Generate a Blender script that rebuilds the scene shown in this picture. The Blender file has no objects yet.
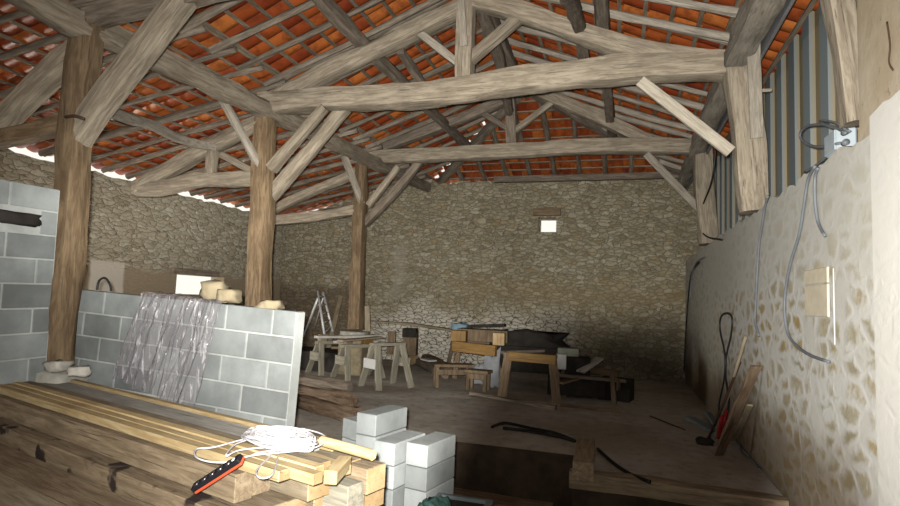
import bpy, bmesh, math, random
from mathutils import Vector, Matrix, noise
random.seed(7)
C = bpy.context.scene.collection
PI = math.pi

# ------------------------------------------------------------------ camera frame (metres; X right, Y into the barn, Z up)
F = 560.0; H = 1.5
_wy = Vector((621-450, -(307-253), -F)).normalized()
_wz = Vector((1, -0.04, 0)).cross(_wy).normalized()
if _wz.y < 0: _wz = -_wz
_wx = _wy.cross(_wz)
def P(px, py, **k):
    c = Vector((px-450, -(py-253), -F))
    d = Vector((c.dot(_wx), c.dot(_wy), c.dot(_wz)))
    if 'X' in k: t = k['X']/d.x
    elif 'Y' in k: t = k['Y']/d.y
    elif 'Z' in k: t = (k['Z']-H)/d.z
    else: t = k['D']/F
    return Vector((d.x*t, d.y*t, H+d.z*t))

# ------------------------------------------------------------------ node helpers
class NT:
    def __init__(s, m): s.t = m.node_tree
    def n(s, typ, **k):
        o = s.t.nodes.new(typ)
        for a, v in k.items():
            if a.startswith('i_'):
                o.inputs[a[2:].replace('_', ' ')].default_value = v
            else: setattr(o, a, v)
        return o
    def l(s, a, b): s.t.links.new(a, b)
    def math(s, op, a, b=None, c=None, clamp=False):
        o = s.n('ShaderNodeMath', operation=op); o.use_clamp = clamp
        for i, v in enumerate((a, b, c)):
            if v is None: continue
            if isinstance(v, (int, float)): o.inputs[i].default_value = v
            else: s.l(v, o.inputs[i])
        return o.outputs[0]
    def mix(s, f, a, b, mode='MIX'):
        o = s.n('ShaderNodeMix', data_type='RGBA', blend_type=mode); o.clamp_factor = True
        for i, v in ((0, f), (6, a), (7, b)):
            if isinstance(v, (int, float)): o.inputs[i].default_value = v
            elif isinstance(v, tuple): o.inputs[i].default_value = (*v[:3], 1)
            else: s.l(v, o.inputs[i])
        return o.outputs[2]
    def smooth(s, v, a, b):
        o = s.n('ShaderNodeMapRange', interpolation_type='SMOOTHSTEP')
        o.inputs['From Min'].default_value = a; o.inputs['From Max'].default_value = b
        s.l(v, o.inputs['Value']); return o.outputs[0]
    def ramp(s, v, stops):
        o = s.n('ShaderNodeValToRGB'); e = o.color_ramp.elements
        while len(e) < len(stops): e.new(0.5)
        for i, (p, c) in enumerate(stops):
            e[i].position = p; e[i].color = (*c, 1)
        s.l(v, o.inputs[0]); return o.outputs[0]
    def coord(s, scale=(1, 1, 1), kind='Object'):
        t = s.n('ShaderNodeTexCoord'); m = s.n('ShaderNodeMapping')
        m.inputs['Scale'].default_value = scale
        s.l(t.outputs[kind], m.inputs['Vector']); return m.outputs[0]
    def noise(s, v, scale, detail=4, rough=.6, dist=0):
        o = s.n('ShaderNodeTexNoise'); o.inputs['Scale'].default_value = scale
        o.inputs['Detail'].default_value = detail; o.inputs['Roughness'].default_value = rough
        o.inputs['Distortion'].default_value = dist
        s.l(v, o.inputs['Vector']); return o
    def bump(s, h, strength, dist, prev=None):
        o = s.n('ShaderNodeBump'); o.inputs['Strength'].default_value = strength
        o.inputs['Distance'].default_value = dist; s.l(h, o.inputs['Height'])
        if prev: s.l(prev, o.inputs['Normal'])
        return o.outputs[0]
def newmat(name):
    m = bpy.data.materials.new(name); m.use_nodes = True
    nt = NT(m); b = m.node_tree.nodes['Principled BSDF']
    return m, nt, b
def col(nt, b, c):
    if isinstance(c, tuple): b.inputs['Base Color'].default_value = (*c, 1)
    else: nt.l(c, b.inputs['Base Color'])

def wood(name, c1, c2, rough=.8, bump=.5, streak=9, scar=False):
    m, nt, b = newmat(name)
    v = nt.coord((streak, streak, 1.0))
    w = nt.noise(v, 3.2, 6, .65, .6)
    oi = nt.n('ShaderNodeObjectInfo')
    c = nt.mix(nt.smooth(w.outputs[0], .36, .66), c1, c2)
    v2 = nt.coord((1.5, 1.5, 1.0)); w2 = nt.noise(v2, 2.2, 3)
    c = nt.mix(nt.math('MULTIPLY', nt.smooth(w2.outputs[0], .45, .75), .5), c, tuple(x*.55 for x in c1))
    w3 = nt.noise(nt.coord((30, 30, .8)), 2.5, 3, .5)
    crack = nt.smooth(w3.outputs[0], .37, .30)
    c = nt.mix(nt.math('MULTIPLY', crack, .6), c, tuple(x*.3 for x in c1))
    if scar:
        sn = nt.noise(nt.coord((1, 1, 1)), 4.5, 3, .5)
        c = nt.mix(nt.smooth(sn.outputs[0], .56, .63), c, (.05, .035, .03))
    hs = nt.n('ShaderNodeHueSaturation'); nt.l(c, hs.inputs['Color'])
    nt.l(nt.math('MULTIPLY_ADD', oi.outputs['Random'], .35, .82), hs.inputs['Value'])
    c = hs.outputs[0]
    col(nt, b, c); b.inputs['Roughness'].default_value = rough
    h = nt.math('SUBTRACT', w.outputs[0], nt.math('MULTIPLY', crack, .8))
    nt.l(nt.bump(h, bump, .02), b.inputs['Normal'])
    return m
M = {}
M['oak'] = wood('old_grey_oak', (.31, .255, .19), (.52, .45, .35))
M['oak_dark'] = wood('dark_smoked_oak', (.20, .16, .125), (.36, .30, .235))
M['post'] = wood('brown_oak_post', (.19, .125, .07), (.36, .26, .155), streak=7)
M['pole'] = wood('grey_pole', (.20, .165, .125), (.40, .34, .27))
M['pole_light'] = wood('pale_grey_pole', (.36, .32, .26), (.58, .52, .44))
M['batten'] = wood('tile_batten', (.24, .19, .13), (.42, .35, .26))
M['board'] = wood('pale_board', (.50, .44, .35), (.72, .66, .55), bump=.2)
M['pine'] = wood('fresh_pine', (.66, .47, .23), (.86, .70, .42), rough=.6, bump=.15)
M['pine_old'] = wood('weathered_pine', (.34, .27, .18), (.52, .44, .32), bump=.3)
M['dusty'] = wood('dusty_grey_board', (.56, .54, .49), (.78, .75, .70), bump=.3)
M['timber'] = wood('squared_brown_timber', (.30, .22, .14), (.50, .39, .26), bump=.4)
M['timber_knotty'] = wood('scarred_brown_timber', (.30, .22, .14), (.50, .39, .26), bump=.4, scar=True)
M['endgrain'] = wood('sawn_timber_end', (.52, .35, .17), (.70, .52, .30), streak=2, bump=.2)
M['yellow_beam'] = wood('orange_formwork_beam', (.28, .155, .04), (.40, .235, .07), rough=.55, bump=.15)
M['horse'] = wood('grey_green_trestle_wood', (.30, .28, .22), (.48, .45, .36), bump=.3)
M['horse_dark'] = wood('brown_trestle_wood', (.20, .14, .085), (.34, .25, .16), bump=.3)
M['log'] = wood('rough_bark_timber', (.17, .11, .07), (.34, .24, .16), bump=.9, streak=5)

def plain(name, c, rough=.6, metal=0, var=.25, scale=6, bump=.1):
    m, nt, b = newmat(name)
    w = nt.noise(nt.coord(), scale, 5)
    col(nt, b, nt.mix(nt.smooth(w.outputs[0], .3, .7), tuple(x*(1-var) for x in c), c))
    b.inputs['Roughness'].default_value = rough; b.inputs['Metallic'].default_value = metal
    if bump: nt.l(nt.bump(w.outputs[0], bump, .01), b.inputs['Normal'])
    return m
M['block'] = None
def blockmat(name, base, mortar=False):
    m, nt, b = newmat(name)
    oi = nt.n('ShaderNodeAttribute', attribute_name='tone')
    w = nt.noise(nt.coord(), 3.0, 5, .6)
    g = nt.noise(nt.coord(), 160, 2)
    c = nt.mix(nt.smooth(w.outputs[0], .3, .72), tuple(x*.72 for x in base), tuple(x*1.12 for x in base))
    if not mortar:
        hs = nt.n('ShaderNodeHueSaturation'); nt.l(c, hs.inputs['Color'])
        nt.l(nt.math('MULTIPLY_ADD', oi.outputs['Fac'], .6, .70), hs.inputs['Value']); c = hs.outputs[0]
    c = nt.mix(nt.math('MULTIPLY', g.outputs[0], .35), c, tuple(x*.5 for x in base))
    col(nt, b, c); b.inputs['Roughness'].default_value = .9
    nt.l(nt.bump(g.outputs[0], .35, .01), b.inputs['Normal'])
    return m
M['block'] = blockmat('concrete_block_grey', (.37, .405, .41))
M['mortar'] = blockmat('pale_mortar', (.66, .70, .69), True)
M['block_white'] = blockmat('pale_concrete_block', (.62, .67, .68))
M['alu'] = plain('aluminium', (.85, .86, .88), .4, .3, .1)
M['cable_grey'] = plain('grey_cable', (.22, .24, .27), .5)
M['cable_black'] = plain('black_cable', (.03, .03, .03), .45)
M['cable_white'] = plain('white_cable', (.86, .84, .88), .45, var=.05, bump=0)
M['plastic_black'] = plain('black_plastic', (.025, .025, .03), .35, bump=0)
M['plastic_red'] = plain('orange_red_plastic', (.80, .13, .06), .4, var=.1, bump=0)
M['red'] = plain('red_paint', (.55, .03, .03), .45)
M['box_blue'] = plain('pale_blue_grey_plastic', (.52, .60, .66), .45, var=.12)
M['socket'] = plain('dark_socket_plastic', (.06, .055, .07), .3, bump=0)
M['white'] = plain('white_plastic', (.85, .85, .85), .4, var=.05, bump=0)
M['teal'] = plain('teal_plastic_sheet', (.10, .22, .20), .3)
M['blue_cloth'] = plain('pale_blue_cloth', (.32, .48, .60), .9)
M['bag_white'] = plain('whitish_bag', (.55, .58, .62), .7)
M['card'] = plain('grey_green_cardboard', (.36, .38, .30), .8)
M['rust'] = plain('rusty_iron', (.10, .055, .035), .8)
M['limestone'] = plain('pale_limestone', (.80, .72, .56), .9, var=.15, scale=9, bump=.3)
M['rubble'] = plain('ochre_rubble_stone', (.40, .335, .22), .9, var=.4, scale=7, bump=.6)
M['stone_white'] = plain('limewashed_stone', (.60, .58, .52), .9, var=.35, scale=8, bump=.6)
M['dark_junk'] = plain('dark_dusty_material', (.045, .038, .032), .85, var=.5)
M['grey_board'] = plain('grey_smooth_board', (.30, .30, .31), .7)
M['slate_blue'] = plain('blue_grey_board', (.30, .37, .40), .7)

# rubble masonry: irregular stones in joints
def masonry(name, cols, joint, sc=(4.2, 4.2, 8.0), jw=.06, zones=None, bump=1.0, smear=None, fine=1.0):
    m, nt, b = newmat(name)
    tc = nt.n('ShaderNodeTexCoord')
    wn = nt.noise(tc.outputs['Object'], 2.6, 2)
    va = nt.n('ShaderNodeVectorMath', operation='MULTIPLY_ADD')
    nt.l(wn.outputs['Color'], va.inputs[0]); va.inputs[1].default_value = (.22, .22, .12)
    wn2 = nt.noise(tc.outputs['Object'], 11, 2)
    vb = nt.n('ShaderNodeVectorMath', operation='MULTIPLY_ADD')
    nt.l(wn2.outputs['Color'], vb.inputs[0]); vb.inputs[1].default_value = (.10, .10, .06); nt.l(tc.outputs['Object'], vb.inputs[2])
    nt.l(vb.outputs[0], va.inputs[2])
    mp = nt.n('ShaderNodeMapping'); mp.inputs['Scale'].default_value = sc
    nt.l(va.outputs[0], mp.inputs['Vector']); v = mp.outputs[0]
    vo = nt.n('ShaderNodeTexVoronoi', feature='F1'); nt.l(v, vo.inputs['Vector']); vo.inputs['Scale'].default_value = 1
    ve = nt.n('ShaderNodeTexVoronoi', feature='DISTANCE_TO_EDGE'); nt.l(v, ve.inputs['Vector']); ve.inputs['Scale'].default_value = 1
    sep = nt.n('ShaderNodeSeparateColor'); nt.l(vo.outputs['Color'], sep.inputs[0])
    fn = nt.noise(tc.outputs['Object'], 22*fine, 5, .65)
    stone = nt.ramp(sep.outputs[0], [(i/(len(cols)-1), c) for i, c in enumerate(cols)])
    stone = nt.mix(nt.math('MULTIPLY', nt.smooth(fn.outputs[0], .35, .7), .4), stone, tuple(x*.5 for x in cols[0]))
    big = nt.noise(tc.outputs['Object'], .9, 4)
    edge = nt.math('ADD', ve.outputs['Distance'], nt.math('MULTIPLY', nt.math('SUBTRACT', fn.outputs[0], .5), .06))
    k = nt.smooth(edge, jw*.35, jw*1.5)
    sx = nt.n('ShaderNodeSeparateXYZ'); nt.l(tc.outputs['Object'], sx.inputs[0])
    X, Y, Z = sx.outputs
    c = nt.mix(k, joint, stone)
    h = nt.math('MULTIPLY', nt.smooth(edge, 0, .22), 1.0)
    if smear:
        s = nt.smooth(nt.noise(tc.outputs['Object'], smear[1], 5, .6, .5).outputs[0], smear[2], smear[3])
        c = nt.mix(s, c, smear[0]); h = nt.math('MULTIPLY', h, nt.math('SUBTRACT', 1.0, nt.math('MULTIPLY', s, .75)))
    if zones: c, h = zones(nt, X, Y, Z, big.outputs[0], fn.outputs[0], c, h, k)
    hh = nt.math('ADD', h, nt.math('MULTIPLY', fn.outputs[0], .25))
    col(nt, b, c); b.inputs['Roughness'].default_value = .92
    b.inputs['Specular IOR Level'].default_value = .2
    nt.l(nt.bump(hh, bump, .035), b.inputs['Normal'])
    return m
def box2(nt, A, a0, a1, B, b0, b1, n, soft=.08, amp=.5):
    d = nt.math('MULTIPLY', nt.math('SUBTRACT', n, .5), amp)
    A = nt.math('ADD', A, d); B = nt.math('ADD', B, d)
    r = None
    for v, lo, hi in ((A, a0, a1), (B, b0, b1)):
        p = nt.math('MULTIPLY', nt.smooth(v, lo-soft, lo+soft), nt.smooth(v, hi+soft, hi-soft))
        r = p if r is None else nt.math('MULTIPLY', r, p)
    return r
def flat(nt, f, c, newc, h, keep=.15):
    return nt.mix(f, c, newc), nt.math('MULTIPLY', h, nt.math('SUBTRACT', 1.0, nt.math('MULTIPLY', f, 1-keep)))
def zones_back(nt, X, Y, Z, n, fn, c, h, k):
    # limewash remains low on the left of centre, brown band at the left foot, ochre band above it
    c = nt.mix(nt.math('MULTIPLY', box2(nt, X, -6.2, -1.0, Z, -.2, 1.15, n, .35, 1.6), .9), c, nt.mix(k, (.07, .055, .04), (.86, .82, .72)))
    c = nt.mix(nt.math('MULTIPLY', box2(nt, X, -3.8, 1.4, Z, 1.5, 2.0, n, .3, 1.2), .35), c, (.34, .24, .10))
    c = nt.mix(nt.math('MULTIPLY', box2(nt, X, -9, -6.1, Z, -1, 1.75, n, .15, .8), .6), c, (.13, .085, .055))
    c = nt.mix(nt.math('MULTIPLY', box2(nt, X, -1.8, 1.4, Z, -1, 1.2, n, .3, 1.2), .5), c, (.10, .08, .055))  # right foot darkened in the colour where the lens shade falls
    f = nt.math('MULTIPLY', box2(nt, X, -5.4, -5.05, Z, 1.6, 2.8, n, .12, 1.2), .5)
    return nt.mix(f, c, (.52, .48, .40)), h
def zones_left(nt, X, Y, Z, n, fn, c, h, k):
    c, h = flat(nt, box2(nt, Y, 5.5, 12.9, Z, -1, 1.85, n, .06, .5), c, nt.mix(fn, (.40, .32, .22), (.54, .45, .33)), h)
    c, h = flat(nt, box2(nt, Y, 7.25, 7.95, Z, -1, 1.95, n, .03, .25), c, (.84, .79, .70), h)
    return c, h
def zones_right(nt, X, Y, Z, n, fn, c, h, k):
    # rendered strip at the top and white lime near the front, browner foot
    c, h = flat(nt, nt.math('MULTIPLY', box2(nt, Y, 2.0, 9.5, Z, 1.75, 2.8, n, .3, 1.4), .75), c, (.66, .655, .60), h)
    c, h = flat(nt, nt.math('MULTIPLY', box2(nt, Y, 8.0, 13.5, Z, -.5, 2.8, n, .8, 1.0), .6), c, (.50, .47, .38), h)
    c, h = flat(nt, box2(nt, Y, 2.9, 3.52, Z, -1, 2.8, n, .04, .25), c, (.78, .77, .73), h, .5)
    c = nt.mix(nt.math('MULTIPLY', box2(nt, Y, 3.6, 13.5, Z, -1, .6, n, .3, 1.3), .8), c, (.20, .14, .075))
    return c, h
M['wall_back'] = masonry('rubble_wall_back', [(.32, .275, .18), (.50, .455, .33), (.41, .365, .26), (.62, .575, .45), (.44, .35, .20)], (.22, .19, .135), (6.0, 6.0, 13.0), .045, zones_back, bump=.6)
M['wall_left'] = masonry('rubble_wall_left', [(.50, .44, .32), (.72, .66, .52), (.64, .58, .44), (.84, .80, .66)], (.26, .21, .15), (4.8, 4.8, 15.0), .035, zones_left, bump=.4)
M['wall_right'] = masonry('lime_rubble_wall_right', [(.42, .37, .25), (.56, .51, .38), (.50, .38, .17), (.58, .54, .44)], (.74, .735, .70), (4.4, 3.6, 7.0), .20, zones_right, bump=.10, smear=((.70, .69, .64), 3.6, .48, .64))
M['stone_plinth'] = masonry('plinth_stone', [(.40, .36, .29), (.58, .54, .46)], (.2, .18, .15), (5, 5, 6), .07)
def plaster():
    m, nt, b = newmat('stained_plaster')
    w = nt.noise(nt.coord(), 2.5, 5); s = nt.noise(nt.coord(), 9, 4)
    c = nt.mix(nt.smooth(w.outputs[0], .3, .7), (.55, .45, .31), (.66, .58, .45))
    c = nt.mix(nt.smooth(s.outputs[0], .62, .72), c, (.26, .15, .07))
    col(nt, b, c); b.inputs['Roughness'].default_value = .9
    nt.l(nt.bump(s.outputs[0], .3, .02), b.inputs['Normal']); return m
M['plaster'] = plaster()
def floor_mat():
    m, nt, b = newmat('dusty_earth_floor')
    co = nt.coord()
    w = nt.noise(co, .8, 6, .6, .4); s = nt.noise(co, 6, 6, .7); g = nt.noise(co, 60, 3)
    c = nt.mix(nt.smooth(w.outputs[0], .35, .65), (.54, .48, .40), (.74, .71, .65))
    c = nt.mix(nt.math('MULTIPLY', nt.smooth(s.outputs[0], .45, .7), .5), c, (.30, .23, .16))
    col(nt, b, c); b.inputs['Roughness'].default_value = .95
    h = nt.math('ADD', s.outputs[0], nt.math('MULTIPLY', g.outputs[0], .3))
    nt.l(nt.bump(h, .6, .03), b.inputs['Normal']); return m
M['floor'] = floor_mat()
M['earth'] = plain('shade_dark_earth', (.11, .075, .05), .95, var=.5, scale=4, bump=.6)  # pit earth coloured darker to stand for the shade down there
def tile_mat():
    m, nt, b = newmat('red_clay_tiles')
    a = nt.n('ShaderNodeAttribute', attribute_name='tone')
    w = nt.noise(nt.coord(), 7, 4)
    c = nt.ramp(a.outputs['Fac'], [(0, (.34, .06, .022)), (.35, (.46, .10, .028)), (.7, (.60, .15, .036)), (1, (.74, .24, .06))])
    c = nt.mix(nt.math('MULTIPLY', nt.smooth(w.outputs[0], .42, .7), .6), c, (.17, .04, .02))
    col(nt, b, c); b.inputs['Roughness'].default_value = .32
    b.inputs['Specular IOR Level'].default_value = .6
    nt.l(nt.bump(w.outputs[0], .25, .02), b.inputs['Normal']); return m
M['tile'] = tile_mat()
def sheet_metal():
    m, nt, b = newmat('galvanised_cladding')
    a = nt.n('ShaderNodeAttribute', attribute_name='tone')
    w = nt.noise(nt.coord((3, 3, .5)), 3, 5)
    c = nt.mix(a.outputs['Fac'], (.33, .39, .42), (.42, .34, .20))
    c = nt.mix(nt.math('MULTIPLY', nt.smooth(w.outputs[0], .4, .7), .15), c, (.45, .47, .47))
    col(nt, b, c); b.inputs['Roughness'].default_value = .5; b.inputs['Metallic'].default_value = .1
    return m
M['metal'] = sheet_metal()
def film():
    m, nt, b = newmat('clear_plastic_film')
    w = nt.noise(nt.coord(), 14, 4)
    b.inputs['Base Color'].default_value = (.80, .78, .82, 1)
    b.inputs['Roughness'].default_value = .20; b.inputs['Specular IOR Level'].default_value = 1.0
    nt.l(nt.bump(w.outputs[0], .5, .02), b.inputs['Normal'])
    lw = nt.n('ShaderNodeLayerWeight', i_Blend=.35)
    st = nt.noise(nt.coord((30, 30, 1.1)), 1.0, 5, .7, .8)
    fold_sheen = nt.smooth(st.outputs[0], .50, .68)
    f = nt.math('ADD', nt.math('MULTIPLY_ADD', lw.outputs['Facing'], .30, .30), nt.math('MULTIPLY', fold_sheen, .45), clamp=True)
    nt.l(nt.mix(fold_sheen, (.40, .38, .42), (.78, .78, .82)), b.inputs['Base Color'])  # whitish highlight streaks painted along the overlapping folds
    nt.l(f, b.inputs['Alpha']); return m
M['film'] = film()

# ------------------------------------------------------------------ mesh helpers
def mesh_obj(name, bm, mats, parent=None, smooth=False, mw=None):
    me = bpy.data.meshes.new(name); bm.to_mesh(me); bm.free()
    for m in (mats if isinstance(mats, (list, tuple)) else [mats]): me.materials.append(m)
    if smooth: me.polygons.foreach_set('use_smooth', [True]*len(me.polygons))
    o = bpy.data.objects.new(name, me); C.objects.link(o)
    if mw is not None: o.matrix_world = mw
    if parent: o.parent = parent
    return o
def tag(o, label, cat, group=None, kind=None):
    o['label'] = label; o['category'] = cat
    if group: o['group'] = group
    if kind: o['kind'] = kind
    return o
def empty(name, loc, label, cat, group=None, rz=0):
    o = bpy.data.objects.new(name, None); C.objects.link(o); o.location = loc; o.rotation_euler = (0, 0, rz)
    return tag(o, label, cat, group)
def struct(o): o['kind'] = 'structure'; return o
def box(bm, x0, x1, y0, y1, z0, z1, mi=0, M4=None, bev=0):
    vs = [bm.verts.new((x, y, z)) for x in (x0, x1) for y in (y0, y1) for z in (z0, z1)]
    fs = [(0, 1, 3, 2), (4, 6, 7, 5), (0, 4, 5, 1), (2, 3, 7, 6), (0, 2, 6, 4), (1, 5, 7, 3)]
    F_ = [bm.faces.new([vs[i] for i in f]) for f in fs]
    for f in F_: f.material_index = mi
    if bev:
        es = list({e for f in F_ for e in f.edges})
        r = bmesh.ops.bevel(bm, geom=es, offset=bev, segments=1, affect='EDGES')
        vs = list({v for f in r['faces'] for v in f.verts} | {v for v in vs if v.is_valid})
        for f in {f for v in vs for f in v.link_faces}: f.material_index = mi
    if M4 is not None:
        for v in vs: v.co = M4 @ v.co
    return vs
def frame(a, b, up=Vector((0, 0, 1))):
    a = Vector(a); b = Vector(b); z = (b-a).normalized()
    if abs(z.dot(up)) > .95: up = Vector((0, 1, 0))
    x = up.cross(z).normalized(); y = z.cross(x)
    m = Matrix((x, y, z)).transposed().to_4x4(); m.translation = a
    return m, (b-a).length
def beam(name, pts, w, h=None, mat='oak', rough=.012, parent=None, sq=.38, taper=None, ends=0, tw=0, up=Vector((0, 0, 1)), seg=.22):
    """hand-hewn timber: a noisy rounded-square section swept along world points; w = width, h = height"""
    h = h or w; pts = [Vector(p) for p in pts]
    if ends:
        d = (pts[0]-pts[1]).normalized(); pts[0] = pts[0]+d*ends
        d = (pts[-1]-pts[-2]).normalized(); pts[-1] = pts[-1]+d*ends
    mw, L = frame(pts[0], pts[-1], up); inv = mw.inverted(); lp = [inv @ p for p in pts]
    n = max(3, int(L/seg)); bm = bmesh.new(); rings = []; K = 12
    sd = random.random()*50
    cum = [0]
    for i in range(1, len(lp)): cum.append(cum[-1]+(lp[i]-lp[i-1]).length)
    for i in range(n+1):
        s = cum[-1]*i/n; j = 0
        while j < len(cum)-2 and s > cum[j+1]: j += 1
        t = (s-cum[j])/max(1e-6, cum[j+1]-cum[j])
        if len(lp) > 2:
            p0 = lp[max(0, j-1)]; p1 = lp[j]; p2 = lp[j+1]; p3 = lp[min(len(lp)-1, j+2)]
            c = .5*((2*p1)+(p2-p0)*t+(2*p0-5*p1+4*p2-p3)*t*t+(3*p1-p0-3*p2+p3)*t**3)
        else: c = lp[j].lerp(lp[j+1], t)
        k = 1 if taper is None else (taper[0]+(taper[1]-taper[0])*i/n)
        ring = []
        for q in range(K):
            a = 2*PI*(q+.5)/K+tw*i/n; ca, sa = math.cos(a), math.sin(a)
            rr = 1/((abs(ca)**(2/sq)+abs(sa)**(2/sq))**(sq/2))
            nz = noise.noise(Vector((ca*1.3, sa*1.3, s*1.7+sd)))*rough*2+noise.noise(Vector((ca*3, sa*3, s*6+sd)))*rough*.7
            ring.append(bm.verts.new((c.x+(w/2*k*rr+nz)*ca, c.y+(h/2*k*rr+nz)*sa, c.z)))
        rings.append(ring)
    for i in range(n):
        for q in range(K):
            bm.faces.new((rings[i][q], rings[i][(q+1) % K], rings[i+1][(q+1) % K], rings[i+1][q]))
    bm.faces.new(rings[0][::-1]); bm.faces.new(rings[-1])
    o = mesh_obj(name, bm, M[mat], None, True, mw)
    bpy_edges_sharp(o, 50)
    if parent: o.parent = parent; o.matrix_parent_inverse = parent.matrix_world.inverted()
    return o
def bpy_edges_sharp(o, deg):
    me = o.data; bm = bmesh.new(); bm.from_mesh(me)
    for e in bm.edges:
        if len(e.link_faces) == 2 and e.calc_face_angle(0) > math.radians(deg): e.smooth = False
    bm.to_mesh(me); bm.free()
def plank(name, a, b, w, t, mat, parent=None, up=Vector((0, 0, 1)), bev=.004, endmat=None):
    """sawn board from a to b (centre line of its section), w wide, t thick along up"""
    mw, L = frame(a, b, up); bm = bmesh.new()
    box(bm, -w/2, w/2, -t/2, t/2, 0, L, bev=bev)
    if endmat:
        for f in bm.faces:
            if abs(f.normal.z) > .9 or abs(sum(v.co.z for v in f.verts)/len(f.verts)-L/2) > L/2-.002: f.material_index = 1
    o = mesh_obj(name, bm, [M[mat]]+([M[endmat]] if endmat else []), None, False, mw)
    if parent: o.parent = parent; o.matrix_parent_inverse = parent.matrix_world.inverted()
    return o
def tube(name, pts, r, mat, parent=None, K=8, closed=False, sub=4):
    pts = [Vector(p) for p in pts]; n = len(pts)
    sm = []
    rng = range(n if closed else n-1)
    for j in rng:
        p0 = pts[(j-1) % n] if closed or j > 0 else pts[0]; p1 = pts[j]; p2 = pts[(j+1) % n]
        p3 = pts[(j+2) % n] if closed or j+2 < n else pts[-1]
        for i in range(sub):
            t = i/sub
            sm.append(.5*((2*p1)+(p2-p0)*t+(2*p0-5*p1+4*p2-p3)*t*t+(3*p1-p0-3*p2+p3)*t**3))
    if not closed: sm.append(pts[-1])
    org = sm[0].copy(); bm = bmesh.new(); rings = []; x = None; N = len(sm)
    for i, p in enumerate(sm):
        d = (sm[(i+1) % N]-sm[i-1]) if (closed or 0 < i < N-1) else ((sm[1]-sm[0]) if i == 0 else (sm[-1]-sm[-2]))
        if d.length < 1e-9: d = Vector((0, 0, 1))
        d.normalize()
        if x is None: x = d.orthogonal().normalized()
        x = (x-d*x.dot(d)); x = x.normalized() if x.length > 1e-6 else d.orthogonal().normalized()
        y = d.cross(x)
        rings.append([bm.verts.new(p-org+(x*math.cos(2*PI*q/K)+y*math.sin(2*PI*q/K))*r) for q in range(K)])
    for i in range(N if closed else N-1):
        A, B = rings[i], rings[(i+1) % N]
        for q in range(K): bm.faces.new((A[q], A[(q+1) % K], B[(q+1) % K], B[q]))
    if not closed: bm.faces.new(rings[0][::-1]); bm.faces.new(rings[-1])
    mw = Matrix.Translation(org)
    o = mesh_obj(name, bm, M[mat], None, True, mw)
    if parent: o.parent = parent; o.matrix_parent_inverse = parent.matrix_world.inverted()
    return o
def stone(name, c, sx, sy, sz, mat, rz=0, seed=0, parent=None, r=.18):
    bm = bmesh.new(); bmesh.ops.create_cube(bm, size=1)
    bmesh.ops.subdivide_edges(bm, edges=bm.edges[:], cuts=3, use_grid_fill=True)
    for v in bm.verts:
        n = v.co.normalized()*.62; v.co = v.co.lerp(n, .28)
        v.co += v.co*noise.noise(v.co*3+Vector((seed*7.1, seed, 0)))*r*2
        v.co.x *= sx; v.co.y *= sy; v.co.z *= sz
    o = mesh_obj(name, bm, M[mat], parent, True, Matrix.Translation(Vector(c)) @ Matrix.Rotation(rz, 4, 'Z'))
    return o
def wall_mesh(name, mat, u0, u1, z0, topf, org, udir, ndir, thick, holes=(), step=.12, rag=.03, split=None):
    """a masonry wall: face in (u, z) with a ragged top, real openings and thickness"""
    us = set(); k = int((u1-u0)/step)
    for i in range(k+1): us.add(round(u0+(u1-u0)*i/k, 4))
    for h in holes: us |= {h[0], h[1]}
    us = sorted(us); zs = sorted({z0} | {h[2] for h in holes} | {h[3] for h in holes} | {round(z0+.25*i, 3) for i in range(40) if z0+.25*i < min(topf(u) for u in us)-.1})
    bm = bmesh.new()
    org = Vector(org); ud = Vector(udir); nd = Vector(ndir)
    def wp(u, z, d): return org+ud*u+Vector((0, 0, z))+nd*d
    cols_ = []
    rows = zs+['top']
    V = {}
    def vert(i, j, side):
        key = (i, j, side)
        if key not in V:
            u = us[i]; z = rows[j]
            if z == 'top': z = topf(u)+rag*noise.noise(Vector((u*3.1, z0, 0)))*2+rag*noise.noise(Vector((u*9, 1, 0)))
            V[key] = bm.verts.new(wp(u, z, side*thick))
        return V[key]
    def hole(i, j):
        uc = (us[i]+us[i+1])/2; z = rows[j+1]
        zc = (rows[j]+(z if z != 'top' else rows[j]+.1))/2
        return any(h[0] < uc < h[1] and h[2] < zc < h[3] for h in holes)
    nI, nJ = len(us)-1, len(rows)-1
    for i in range(nI):
        for j in range(nJ):
            if hole(i, j): continue
            bm.faces.new([vert(i, j, 0), vert(i+1, j, 0), vert(i+1, j+1, 0), vert(i, j+1, 0)])
            bm.faces.new([vert(i, j, 1), vert(i, j+1, 1), vert(i+1, j+1, 1), vert(i+1, j, 1)])
            for (di, dj, a, b) in ((-1, 0, (i, j), (i, j+1)), (1, 0, (i+1, j+1), (i+1, j)), (0, -1, (i+1, j), (i, j)), (0, 1, (i, j+1), (i+1, j+1))):
                ii, jj = i+di, j+dj
                if ii < 0 or jj < 0 or ii >= nI or jj >= nJ or hole(ii, jj):
                    bm.faces.new([vert(*a, 0), vert(*b, 0), vert(*b, 1), vert(*a, 1)])
    bmesh.ops.recalc_face_normals(bm, faces=bm.faces)
    return struct(mesh_obj(name, bm, mat))

# ------------------------------------------------------------------ SETTING
XL, XR, YB = -8.57, 1.30, 12.8
PX = -4.6                                   # left arcade plane
XRIDGE, ZRIDGE, ZPL, ZEV = -1.75, 5.62, 4.55, 3.69
T = (3.64, 6.36, 9.96)                      # the three trusses

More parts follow.
